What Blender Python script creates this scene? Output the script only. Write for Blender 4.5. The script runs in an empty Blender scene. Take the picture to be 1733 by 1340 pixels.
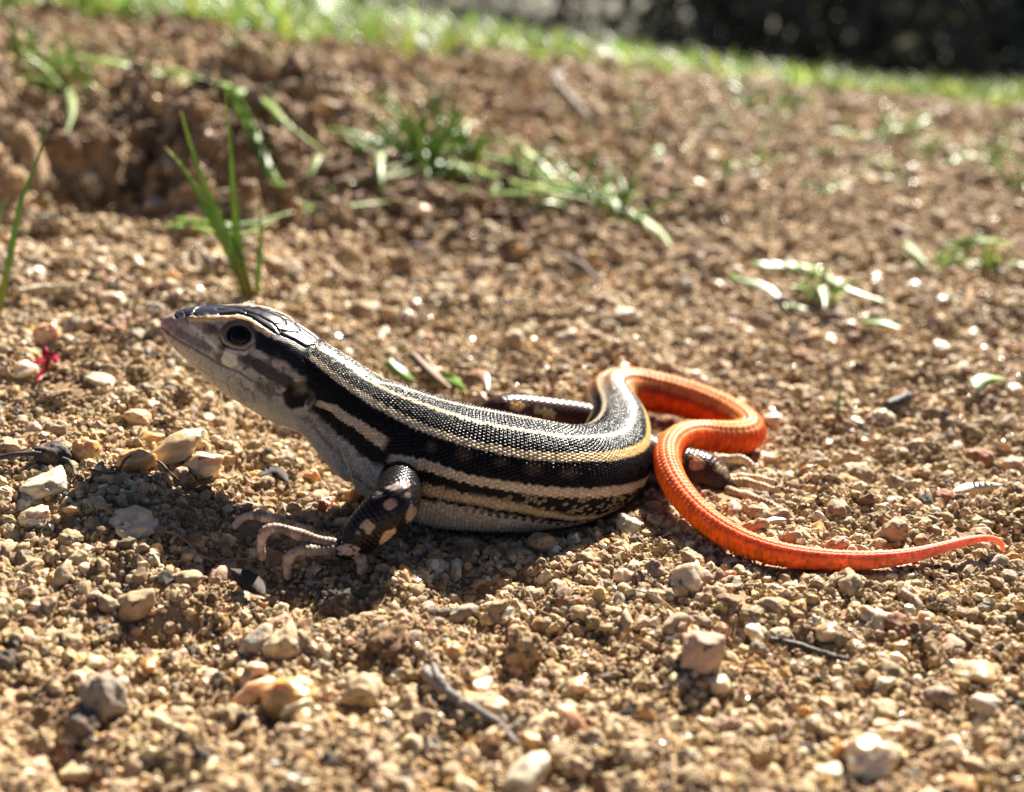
import bpy, bmesh, math
import numpy as np
from mathutils import Vector

sc = bpy.context.scene
S = 0.001                       # everything below is written in millimetres

# ------------------------------------------------------------------ camera
PITCH, DIST, FPX = math.radians(21.0), 117.0, 2144.6
CAM = np.array([0.0, -DIST * math.cos(PITCH), 12.0 + DIST * math.sin(PITCH)])
FWD = np.array([0.0, math.cos(PITCH), -math.sin(PITCH)])
UPV = np.array([0.0, math.sin(PITCH), math.cos(PITCH)])
cd = bpy.data.cameras.new('camera')
cam = bpy.data.objects.new('camera', cd)
sc.collection.objects.link(cam)
cam.location = CAM * S
cam.rotation_euler = (math.pi / 2 - PITCH, 0, 0)
cd.sensor_fit = 'HORIZONTAL'
cd.sensor_width = 36.0
cd.lens = 18.0 / math.tan(math.radians(22.0))
cd.clip_start, cd.clip_end = 0.004, 200.0
cd.dof.use_dof = True
cd.dof.focus_distance = 0.1135
cd.dof.aperture_fstop = 25.0
sc.camera = cam

# ------------------------------------------------------------------ light
SUN_EL, SUN_AZ = math.radians(37.0), math.radians(22.0)
world = bpy.data.worlds.new('World')
sc.world = world
world.use_nodes = True
wn = world.node_tree
bg = wn.nodes['Background']
sky = wn.nodes.new('ShaderNodeTexSky')
sky.sky_type = 'NISHITA'
sky.sun_disc = False
sky.sun_elevation = SUN_EL
sky.sun_rotation = SUN_AZ
sky.air_density = 0.3
sky.dust_density = 0.35
sky.ozone_density = 0.6
wn.links.new(sky.outputs[0], bg.inputs[0])
bg.inputs[1].default_value = 0.05
sl = bpy.data.lights.new('sun', 'SUN')
sl.energy = 5.0
sl.angle = math.radians(0.53)
sl.color = (1.0, 0.94, 0.84)
sun = bpy.data.objects.new('sun', sl)
sc.collection.objects.link(sun)
sun.rotation_euler = (math.pi / 2 - SUN_EL, 0, math.pi - SUN_AZ)
sun.location = (0.5, 1.2, 1.0)
sc.view_settings.view_transform = 'Standard'
sc.view_settings.look = 'None'
sc.view_settings.gamma = 1.0
sc.view_settings.exposure = 1.8
sc.view_settings.use_curve_mapping = False
sc.cycles.use_adaptive_sampling = False
sc.cycles.use_denoising = True
sc.cycles.denoiser = 'OPENIMAGEDENOISE'
sc.cycles.denoising_input_passes = 'RGB_ALBEDO_NORMAL'
sc.cycles.denoising_prefilter = 'NONE'
sc.cycles.sample_clamp_direct = 9.0
sc.cycles.sample_clamp_indirect = 4.0
sc.cycles.max_bounces = 8
sc.cycles.diffuse_bounces = 3

# ------------------------------------------------------------------ helpers
rng = np.random.default_rng(7)

def unproj(px, py, Y):
    d = np.array([(px - 866.5) / FPX, 0, 0]) + UPV * ((670.0 - py) / FPX) + FWD
    t = (Y - CAM[1]) / d[1]
    return CAM + d * t

def project(P):
    R = P - CAM
    z = R @ FWD
    return 866.5 + FPX * R[:, 0] / z, 670.0 - FPX * (R @ UPV) / z

def _h(ix, iy, iz):
    h = (ix.astype(np.int64) * 374761393 + iy.astype(np.int64) * 668265263 + iz.astype(np.int64) * 2147483647) & 0xffffffff
    h = ((h ^ (h >> 13)) * 1274126177) & 0xffffffff
    h = ((h ^ (h >> 16)) * 2246822519) & 0xffffffff
    return ((h ^ (h >> 15)) & 0xffffff) / 16777216.0

def vnoise(P):
    P = np.asarray(P, float)
    i = np.floor(P)
    f = P - i
    f = f * f * f * (f * (f * 6 - 15) + 10)
    i = i.astype(np.int64)
    r = 0
    for dx in (0, 1):
        wx = f[:, 0] if dx else 1 - f[:, 0]
        for dy in (0, 1):
            wy = f[:, 1] if dy else 1 - f[:, 1]
            for dz in (0, 1):
                wz = f[:, 2] if dz else 1 - f[:, 2]
                r = r + wx * wy * wz * _h(i[:, 0] + dx, i[:, 1] + dy, i[:, 2] + dz)
    return r * 2 - 1

def fbm(P, octs=4, gain=0.5):
    P = np.asarray(P, float)
    a, r = 1.0, 0
    for k in range(octs):
        r = r + a * vnoise(P * 2.0 ** k + 17.3 * k)
        a *= gain
    return r

def sstep(a, b, x):
    t = np.clip((x - a) / (b - a), 0, 1)
    return t * t * (3 - 2 * t)

def spline(t, Y, tq):
    """natural cubic spline through (t, Y)"""
    t = np.asarray(t, float); Y = np.asarray(Y, float)
    if Y.ndim == 1:
        return spline(t, Y[:, None], tq)[:, 0]
    n = len(t); h = np.diff(t)
    A = np.zeros((n, n)); B = np.zeros((n, Y.shape[1]))
    A[0, 0] = A[-1, -1] = 1
    for i in range(1, n - 1):
        A[i, i - 1] = h[i - 1]; A[i, i] = 2 * (h[i - 1] + h[i]); A[i, i + 1] = h[i]
        B[i] = 6 * ((Y[i + 1] - Y[i]) / h[i] - (Y[i] - Y[i - 1]) / h[i - 1])
    M = np.linalg.solve(A, B)
    k = np.clip(np.searchsorted(t, tq) - 1, 0, n - 2)
    d = (tq - t[k])[:, None]; hk = h[k][:, None]; e = hk - d
    return (M[k] * e ** 3 + M[k + 1] * d ** 3) / (6 * hk) + (Y[k] / hk - M[k] * hk / 6) * e + (Y[k + 1] / hk - M[k + 1] * hk / 6) * d

def mesh_from(name, V, quads=None, tris=None, smooth=True, attrs=None):
    """V in millimetres; attrs: name -> (N,) float or (N,3) colour"""
    V = np.asarray(V, float) * S
    me = bpy.data.meshes.new(name)
    q = np.zeros((0, 4), np.int64) if quads is None else np.asarray(quads, np.int64).reshape(-1, 4)
    t = np.zeros((0, 3), np.int64) if tris is None else np.asarray(tris, np.int64).reshape(-1, 3)
    me.vertices.add(len(V))
    me.vertices.foreach_set('co', V.astype(np.float32).ravel())
    idx = np.concatenate([q.ravel(), t.ravel()]).astype(np.int32)
    tot = np.concatenate([np.full(len(q), 4), np.full(len(t), 3)]).astype(np.int32)
    if len(tot) == 0:
        me.update()
        return me
    me.loops.add(len(idx))
    me.loops.foreach_set('vertex_index', idx)
    me.polygons.add(len(tot))
    me.polygons.foreach_set('loop_start', np.concatenate([[0], np.cumsum(tot)[:-1]]).astype(np.int32))
    me.polygons.foreach_set('loop_total', tot)
    me.polygons.foreach_set('use_smooth', np.full(len(tot), smooth, bool))
    for k, a in (attrs or {}).items():
        a = np.asarray(a, np.float32)
        if a.ndim == 2:
            at = me.attributes.new(k, 'FLOAT_COLOR', 'POINT')
            at.data.foreach_set('color', np.concatenate([a, np.ones((len(a), 1), np.float32)], 1).ravel())
        else:
            at = me.attributes.new(k, 'FLOAT', 'POINT')
            at.data.foreach_set('value', a)
    me.update(calc_edges=True)
    me.validate()
    return me

def link(name, me, mat=None, parent=None, label=None, cat=None, group=None, kind=None, loc=None):
    o = bpy.data.objects.new(name, me)
    sc.collection.objects.link(o)
    if mat is not None and me is not None and not me.materials:
        me.materials.append(mat)
    if loc is not None:
        o.location = np.asarray(loc) * S
    if parent is not None:
        o.parent = parent
    if label: o['label'] = label
    if cat: o['category'] = cat
    if group: o['group'] = group
    if kind: o['kind'] = kind
    return o

# ------------------------------------------------------------------ materials
def new_mat(name):
    m = bpy.data.materials.new(name)
    m.use_nodes = True
    nt = m.node_tree
    return m, nt, nt.nodes['Principled BSDF']

def node(nt, typ, **kw):
    n = nt.nodes.new(typ)
    for k, v in kw.items():
        setattr(n, k, v)
    return n

def attr_node(nt, name):
    n = node(nt, 'ShaderNodeAttribute')
    n.attribute_name = name
    return n

def noise_node(nt, scale, detail=4, rough=0.6, coord='Object'):
    tc = node(nt, 'ShaderNodeTexCoord')
    n = node(nt, 'ShaderNodeTexNoise')
    n.inputs['Scale'].default_value = scale
    n.inputs['Detail'].default_value = detail
    n.inputs['Roughness'].default_value = rough
    nt.links.new(tc.outputs[coord], n.inputs['Vector'])
    return n

def ramp(nt, src, stops):
    r = node(nt, 'ShaderNodeValToRGB')
    e = r.color_ramp.elements
    while len(e) < len(stops):
        e.new(0.5)
    for k, (p, c) in enumerate(stops):
        e[k].position = p
        e[k].color = (*c, 1)
    nt.links.new(src, r.inputs[0])
    return r

def mixc(nt, a, b, fac, mode='MIX'):
    m = node(nt, 'ShaderNodeMix', data_type='RGBA', blend_type=mode)
    for sock, v in ((m.inputs[6], a), (m.inputs[7], b)):
        if isinstance(v, tuple): sock.default_value = (*v, 1)
        else: nt.links.new(v, sock)
    if isinstance(fac, float): m.inputs[0].default_value = fac
    else: nt.links.new(fac, m.inputs[0])
    return m.outputs[2]

def bump(nt, bsdf, src, dist, strength=1.0):
    b = node(nt, 'ShaderNodeBump')
    b.inputs['Strength'].default_value = strength
    b.inputs['Distance'].default_value = dist
    nt.links.new(src, b.inputs['Height'])
    nt.links.new(b.outputs[0], bsdf.inputs['Normal'])
    return b

def soil_material():
    m, nt, p = new_mat('soil')
    n1 = noise_node(nt, 120, 6, 0.65)
    n2 = noise_node(nt, 1400, 3, 0.7)
    n3 = noise_node(nt, 12, 3, 0.5)
    r = ramp(nt, n1.outputs[0], [(0.30, (0.20, 0.115, 0.050)), (0.5, (0.34, 0.215, 0.105)), (0.72, (0.45, 0.31, 0.175))])
    c = mixc(nt, r.outputs[0], (0.20, 0.12, 0.055), ramp(nt, n2.outputs[0], [(0.45, (0, 0, 0)), (0.75, (0.7, 0.7, 0.7))]).outputs[0])
    c = mixc(nt, c, (0.33, 0.19, 0.09), ramp(nt, n3.outputs[0], [(0.4, (0, 0, 0)), (0.7, (0.6, 0.6, 0.6))]).outputs[0])
    # beyond the crest the soil colour turns to a darker, mottled olive-brown
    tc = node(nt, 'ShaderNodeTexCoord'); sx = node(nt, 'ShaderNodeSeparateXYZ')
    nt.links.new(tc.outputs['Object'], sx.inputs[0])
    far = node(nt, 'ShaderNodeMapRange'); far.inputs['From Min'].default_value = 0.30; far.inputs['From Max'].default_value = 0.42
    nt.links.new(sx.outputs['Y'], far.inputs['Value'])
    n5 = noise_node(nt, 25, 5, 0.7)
    far_soil = ramp(nt, n5.outputs[0], [(0.3, (0.030, 0.026, 0.014)), (0.55, (0.075, 0.070, 0.030)), (0.75, (0.12, 0.095, 0.055))])
    c = mixc(nt, c, far_soil.outputs[0], far.outputs[0])
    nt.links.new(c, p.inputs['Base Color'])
    p.inputs['Roughness'].default_value = 0.9
    n4 = noise_node(nt, 2600, 4, 0.75)
    bump(nt, p, n4.outputs[0], 0.00035, 0.9)
    return m

def grain_material():
    """loose grains: colour, gloss and translucency come from each grain's own attributes"""
    m, nt, p = new_mat('grain')
    col = attr_node(nt, 'Col')
    n1 = noise_node(nt, 900, 4, 0.7)
    dirt = ramp(nt, n1.outputs[0], [(0.42, (0, 0, 0)), (0.62, (0.75, 0.75, 0.75))])
    c = mixc(nt, col.outputs['Color'], (0.26, 0.165, 0.08), dirt.outputs[0])
    nt.links.new(c, p.inputs['Base Color'])
    nt.links.new(attr_node(nt, 'rough').outputs['Fac'], p.inputs['Roughness'])
    nt.links.new(attr_node(nt, 'sss').outputs['Fac'], p.inputs['Subsurface Weight'])
    p.inputs['Subsurface Radius'].default_value = (1.0, 0.62, 0.32)
    p.inputs['Subsurface Scale'].default_value = 0.0009
    bump(nt, p, noise_node(nt, 2200, 4, 0.7).outputs[0], 0.00025, 0.6)
    return m

def crumb_material():
    m, nt, p = new_mat('crumb')
    col = attr_node(nt, 'Col'); col.attribute_type = 'INSTANCER'
    n1 = noise_node(nt, 1.3, 3, 0.7)
    v = ramp(nt, n1.outputs[0], [(0.3, (0.65, 0.62, 0.58)), (0.7, (1.2, 1.18, 1.12))])
    nt.links.new(mixc(nt, col.outputs['Color'], v.outputs[0], 1.0, 'MULTIPLY'), p.inputs['Base Color'])
    ro = attr_node(nt, 'rough'); ro.attribute_type = 'INSTANCER'
    nt.links.new(ro.outputs['Fac'], p.inputs['Roughness'])
    return m

def pebble_material(name, rough, sss, dirt_hi, bump_d=0.0003, spots=False):
    m, nt, p = new_mat(name)
    oi = node(nt, 'ShaderNodeObjectInfo')
    n1 = noise_node(nt, 420, 5, 0.65)
    v = ramp(nt, n1.outputs[0], [(0.3, (0.62, 0.58, 0.52)), (0.7, (1.15, 1.12, 1.05))])
    c = mixc(nt, oi.outputs['Color'], v.outputs[0], 0.8, 'MULTIPLY')
    n2 = noise_node(nt, 800, 5, 0.75)
    c = mixc(nt, c, (0.25, 0.155, 0.075), ramp(nt, n2.outputs[0], [(0.45, (0, 0, 0)), (0.64, (dirt_hi,) * 3)]).outputs[0])
    n3 = noise_node(nt, 1700, 2, 0.5)
    c = mixc(nt, c, (0.035, 0.028, 0.022), ramp(nt, n3.outputs[0], [(0.66, (0, 0, 0)), (0.71, (0.85, 0.85, 0.85))]).outputs[0])
    nt.links.new(c, p.inputs['Base Color'])
    p.inputs['Roughness'].default_value = rough
    p.inputs['Subsurface Weight'].default_value = sss
    p.inputs['Subsurface Radius'].default_value = (1.0, 0.6, 0.3)
    p.inputs['Subsurface Scale'].default_value = 0.0014
    bump(nt, p, noise_node(nt, 1500, 5, 0.7).outputs[0], bump_d, 0.7)
    return m

def skin_material():
    m, nt, p = new_mat('lizard_skin')
    col = attr_node(nt, 'Col')
    n1 = noise_node(nt, 3000, 2, 0.5)
    v = ramp(nt, n1.outputs[0], [(0.3, (0.82, 0.82, 0.82)), (0.7, (1.12, 1.12, 1.12))])
    nt.links.new(mixc(nt, col.outputs['Color'], v.outputs[0], 1.0, 'MULTIPLY'), p.inputs['Base Color'])
    nt.links.new(attr_node(nt, 'rough').outputs['Fac'], p.inputs['Roughness'])
    nt.links.new(attr_node(nt, 'sss').outputs['Fac'], p.inputs['Subsurface Weight'])
    p.inputs['Subsurface Radius'].default_value = (1.0, 0.35, 0.15)
    p.inputs['Subsurface Scale'].default_value = 0.0016
    nt.links.new(attr_node(nt, 'spec').outputs['Fac'], p.inputs['Specular IOR Level'])
    return m

def plain_material(name, c1, c2, scale, rough, bump_d=0.0002, sss=0.0):
    m, nt, p = new_mat(name)
    n1 = noise_node(nt, scale, 5, 0.65)
    nt.links.new(ramp(nt, n1.outputs[0], [(0.32, c1), (0.68, c2)]).outputs[0], p.inputs['Base Color'])
    p.inputs['Roughness'].default_value = rough
    p.inputs['Subsurface Weight'].default_value = sss
    p.inputs['Subsurface Scale'].default_value = 0.001
    bump(nt, p, noise_node(nt, scale * 2.5, 4, 0.7).outputs[0], bump_d, 0.7)
    return m

def leaf_material(name, c1, c2, trans, rough=0.4, scale=200, vary=True):
    m, nt, p = new_mat(name)
    n1 = noise_node(nt, scale, 3, 0.6)
    r = ramp(nt, n1.outputs[0], [(0.3, c1), (0.7, c2)])
    c = r.outputs[0]
    if vary:
        c = mixc(nt, c, attr_node(nt, 'Col').outputs['Color'], 1.0, 'MULTIPLY')
    nt.links.new(c, p.inputs['Base Color'])
    p.inputs['Roughness'].default_value = rough
    t = node(nt, 'ShaderNodeBsdfTranslucent')
    nt.links.new(c, t.inputs['Color'])
    mx = node(nt, 'ShaderNodeMixShader')
    mx.inputs[0].default_value = trans
    nt.links.new(p.outputs[0], mx.inputs[1])
    nt.links.new(t.outputs[0], mx.inputs[2])
    nt.links.new(mx.outputs[0], nt.nodes['Material Output'].inputs['Surface'])
    return m

M_SOIL = soil_material()
M_GRAIN = grain_material()
M_CRUMB = crumb_material()
M_STONE = pebble_material('stone', 0.75, 0.0, 0.75)
M_QUARTZ = pebble_material('quartz', 0.28, 0.55, 0.45, 0.0002)
M_CLOD = pebble_material('soil_clod', 0.95, 0.0, 0.6, 0.0006)
M_SKIN = skin_material()
M_GRASS = leaf_material('grass_leaf', (0.15, 0.27, 0.045), (0.27, 0.40, 0.085), 0.45)
M_SHRUB = leaf_material('shrub_leaf', (0.085, 0.085, 0.050), (0.16, 0.145, 0.095), 0.15, 0.85, 30)
M_BARK = plain_material('bark', (0.16, 0.125, 0.09), (0.36, 0.29, 0.22), 60, 0.9, 0.002)
M_TWIG = plain_material('dark_twig', (0.012, 0.009, 0.007), (0.05, 0.038, 0.03), 900, 0.6)
M_STRAW = plain_material('straw', (0.36, 0.27, 0.14), (0.62, 0.50, 0.31), 500, 0.6)
M_ROOT = plain_material('rootlet', (0.17, 0.11, 0.055), (0.34, 0.24, 0.13), 900, 0.8)
M_GREYTWIG = plain_material('grey_twig', (0.12, 0.10, 0.085), (0.30, 0.26, 0.22), 700, 0.85)

# ------------------------------------------------------------------ ground
def h_smooth(x, y):
    """large shapes of the ground (mm)"""
    x = np.asarray(x, float); y = np.asarray(y, float)
    z = 5.5 * sstep(-19, -40, x) * sstep(-45, -2, y) + 2.5 * sstep(-20, -60, x) * sstep(0, 30, y)
    z = z - 1.9 * sstep(10, 24, x) * sstep(2, 17, y)
    z = z - 1.5 * np.exp(-((x - 7) / 8.0) ** 2 - ((y - 6.5) / 7.5) ** 2) - 0.55 * np.exp(-((x - 0) / 14.0) ** 4 - (y / 7.0) ** 4)
    # bank that climbs towards the back left, with a crumbling edge
    back = 12.0 - 0.105 * (x + 10)                       # height of the crest
    back = np.clip(back, -6, 30)
    k = sstep(40, 235, y)
    z = z * (1 - k) + back * k
    edge_y = 106 + 0.10 * x + 7 * np.sin(x * 0.07) + 4 * np.sin(x * 0.19 + 1) + 9 * fbm(np.stack([x.ravel() / 9.0, y.ravel() / 9.0, np.zeros(x.size)], 1), 3).reshape(x.shape)
    face = sstep(edge_y - 8, edge_y + 7, y)
    amp = 14.5 * sstep(-2, -48, x) * (.75 + .5 * vnoise(np.stack([x.ravel() / 11.0, y.ravel() / 30.0, np.zeros(x.size)], 1)).reshape(x.shape))
    z = z + amp * (face - sstep(edge_y, 235, y)) - 0.25 * amp * sstep(55, 95, y) * (1 - face)
    # behind the crest the land falls away, then levels out
    z = z - 150.0 * sstep(290, 1000, y) - np.where(y > 290, 0, 0)
    # far in front it stays level
    return z

_DN = 900
def h_detail(x, y):
    P = np.stack([x, y, np.zeros_like(x)], 1)
    d = 1.2 * fbm(P / 14.0, 2) + 0.85 * fbm(P / 4.6 + 31, 3) + 0.25 * fbm(P / 1.5 + 77, 2)
    # rougher crumbs on the bank
    r = sstep(60, 100, y) * sstep(45, -40, x) * sstep(330, 200, y)
    d = d + r * (1.6 * fbm(P / 7.0 + 9, 3) + 1.0 * fbm(P / 2.8 + 5, 2))
    far = 1 + (.3 + 1.0 * sstep(60, -40, x)) * sstep(60, 300, y)
    # pressed flat under the animal
    w = np.exp(-((x - 2) / 26.0) ** 4 - ((y - 0) / 10.0) ** 4)
    for cx, cy, rr in ((-22, -12, 7), (24, 3, 7), (24, -10, 8), (33, -11, 7), (41, -9, 6), (24, 20, 8)):
        w = np.maximum(w, np.exp(-(((x - cx) ** 2 + (y - cy) ** 2) / rr ** 2) ** 2))
    calm = 1 - 0.7 * w
    return d * far * calm - 0.35 * (1 - calm)

def ground_h(x, y):
    x = np.atleast_1d(np.asarray(x, float)); y = np.atleast_1d(np.asarray(y, float))
    return h_smooth(x, y) + h_detail(x, y)

def ground_px(px, py):
    """where the ray through a spot of the photo meets the ground"""
    d = np.array([(px - 866.5) / FPX, 0, 0]) + UPV * ((670.0 - py) / FPX) + FWD
    def first(t):
        P = CAM + d[None] * t[:, None]
        g = ground_h(P[:, 0], P[:, 1])
        k = int(np.argmax(P[:, 2] < g))
        return (P[k], g[k], t[k]) if P[k, 2] < g[k] else None
    hit = first(np.arange(60, 900, 2.0))
    if hit is None: return None
    hit = first(np.arange(hit[2] - 2.0, hit[2] + .11, .1)) or hit
    return np.array([hit[0][0], hit[0][1], hit[1]])

def build_ground():
    ys = [-400.0]
    while ys[-1] < 40000:
        y = ys[-1]
        d = abs(y + 109)
        if y < -60: st = np.interp(y, [-400, -60], [30, 0.6])
        else: st = max(0.55, 0.0045 * d) if y < 330 else 0.0075 * (y - 330) + 1.6
        ys.append(y + st)
    ys = np.array(ys)
    n_in, n_out = 361, 24
    t = np.linspace(-1, 1, n_in)
    o = np.linspace(0, 1, n_out + 1)[1:] ** 2.5
    xn = np.concatenate([-(1 + o * 9)[::-1], t, 1 + o * 9])
    hw = 62 + 0.50 * np.maximum(ys + 60, 0)
    X = xn[None] * hw[:, None]
    Y = np.repeat(ys[:, None], len(xn), 1)
    z = ground_h(X.ravel(), Y.ravel())
    V = np.stack([X.ravel(), Y.ravel(), z], 1)
    nr, nc = X.shape
    a = (np.arange(nr - 1)[:, None] * nc + np.arange(nc - 1)[None]).ravel()
    Q = np.stack([a, a + 1, a + nc + 1, a + nc], 1)
    me = mesh_from('ground', V, Q)
    link('ground', me, M_SOIL, kind='structure', label='sandy tan soil sloping up to a crumbling bank')
build_ground()

# ------------------------------------------------------------------ lizard
# spine: spot in the photo, distance from the picture plane, half width, half height up / down, squareness
TRUNK = [
 (272.5,545,7.2, .10,.10,.10, 2.0), (277,546,7.2, .78,.62,.74, 2.1), (290,550,7.1, 1.38,1.28,1.50, 2.3),
 (314,557,6.9, 2.05,2.10,2.30, 2.45), (346,567,6.6, 2.75,2.85,3.10, 2.5), (383,581,6.2, 3.45,3.75,3.95, 2.5),
 (416,594,5.8, 3.90,4.30,4.45, 2.45), (455,614,5.2, 4.10,4.50,4.55, 2.4), (508,647,4.4, 4.05,4.45,4.45, 2.3),
 (560,675,3.5, 3.95,4.25,4.30, 2.15), (607,714,2.4, 4.55,4.90,4.95, 2.1), (650,742,1.4, 5.2,5.45,5.35, 2.1),
 (725,778,0.4, 6.1,5.85,5.65, 2.15), (802,793,0.0, 6.6,5.55,5.35, 2.2), (872,800,0.2, 6.5,5.15,5.05, 2.2),
 (932,803,1.2, 6.1,4.8,4.6, 2.2), (982,799,3.6, 5.4,4.45,4.2, 2.15), (1022,784,7.4, 4.6,4.1,3.9, 2.1),
 (1042,756,11.9, 3.9,3.7,3.5, 2.1), (1045,724,16.0, 3.4,3.3,3.2, 2.1), (1036,697,19.8, 3.1,3.0,2.9, 2.05),
 (1031,678,22.8, 2.85,2.75,2.7, 2.0), (1040,665,25.4, 2.65,2.55,2.5, 2.0), (1064,659,27.2, 2.45,2.4,2.4, 2.0)]
TAIL = [
 (1102,663,27.8, 2.28), (1150,673,27.4, 2.15), (1204,690,25.6, 2.02), (1249,712,22.5, 1.88), (1267,731,18.9, 1.78),
 (1250,740,16.4, 1.72), (1199,738,15.0, 1.60), (1155,741,11.6, 1.46), (1131,764,7.0, 1.34), (1136,806,1.8, 1.27),
 (1170,856,-3.2, 1.22), (1232,905,-7.8, 1.14), (1308,935,-10.4, 1.05), (1390,947,-11.2, .93), (1470,948,-11.3, .79),
 (1550,938,-10.6, .60), (1618,920,-9.3, .42), (1662,911,-8.4, .31), (1686,913,-7.8, .24), (1696,924,-7.4, .20), (1698,934,-7.2, .05)]

def hex_scales(U, Vv, M):
    """packed scales: returns (distance to the nearest scale centre 0..~0.6, random id)"""
    best = np.full(len(U), 9.0); rid = np.zeros(len(U)); du = np.zeros(len(U)); dv = np.zeros(len(U))
    i0 = np.floor(U / 0.866)
    for di in (-1, 0, 1, 2):
        i = i0 + di
        off = 0.5 * np.mod(i, 2)
        vc = np.round(Vv - off) + off
        d = np.hypot(U - i * 0.866, Vv - vc)
        k = d < best
        best[k] = d[k]; du[k] = (i * 0.866 - U)[k]; dv[k] = (vc - Vv)[k]
        rid[k] = _h(i[k].astype(np.int64), np.mod(np.round(2 * vc[k]), 2 * M).astype(np.int64), np.zeros(k.sum(), np.int64))
    return best, rid, du, dv

def frames(C):
    T = np.gradient(C, axis=0)
    T /= np.linalg.norm(T, axis=1)[:, None]
    Sd = np.cross(T, np.array([0, 0, 1.0]))
    Sd /= np.maximum(np.linalg.norm(Sd, axis=1), 1e-6)[:, None]
    U = np.cross(Sd, T)
    return T, Sd, U

def limb_frames(C):
    """twist-free frames for limbs and toes"""
    T = np.gradient(C, axis=0)
    T /= np.linalg.norm(T, axis=1)[:, None]
    u = np.array([0, 0, 1.0]) - T[0] * T[0, 2]
    if np.linalg.norm(u) < 0.2: u = np.array([0, 1.0, 0]) - T[0] * T[0, 1]
    U = []
    for t in T:
        u = u - t * (u @ t)
        u /= np.linalg.norm(u)
        U.append(u.copy())
    U = np.array(U)
    return T, np.cross(T, U), U

def pt_poly(q, poly):
    """inside mask and distance to the edge of a polygon, in picture units"""
    x, y = q
    poly = np.asarray(poly, float)
    ins = np.zeros(len(x), bool); dist = np.full(len(x), 1e9)
    for (x0, y0), (x1, y1) in zip(poly, np.roll(poly, -1, 0)):
        c = ((y0 > y) != (y1 > y)) & (x < (x1 - x0) * (y - y0) / (y1 - y0 + 1e-9) + x0)
        ins ^= c
        dx, dy = x1 - x0, y1 - y0
        t = np.clip(((x - x0) * dx + (y - y0) * dy) / (dx * dx + dy * dy), 0, 1)
        dist = np.minimum(dist, np.hypot(x - x0 - t * dx, y - y0 - t * dy))
    return np.where(ins, -dist, dist)

def pt_line(q, pts):
    x, y = q
    dist = np.full(len(x), 1e9)
    for (x0, y0), (x1, y1) in zip(pts[:-1], pts[1:]):
        dx, dy = x1 - x0, y1 - y0
        t = np.clip(((x - x0) * dx + (y - y0) * dy) / (dx * dx + dy * dy + 1e-9), 0, 1)
        dist = np.minimum(dist, np.hypot(x - x0 - t * dx, y - y0 - t * dy))
    return dist

def pt_blob(q, cx, cy, rx, ry, deg=0):
    a = math.radians(deg)
    dx, dy = q[0] - cx, q[1] - cy
    u = (dx * math.cos(a) + dy * math.sin(a)) / rx
    v = (-dx * math.sin(a) + dy * math.cos(a)) / ry
    return np.hypot(u, v)

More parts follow.
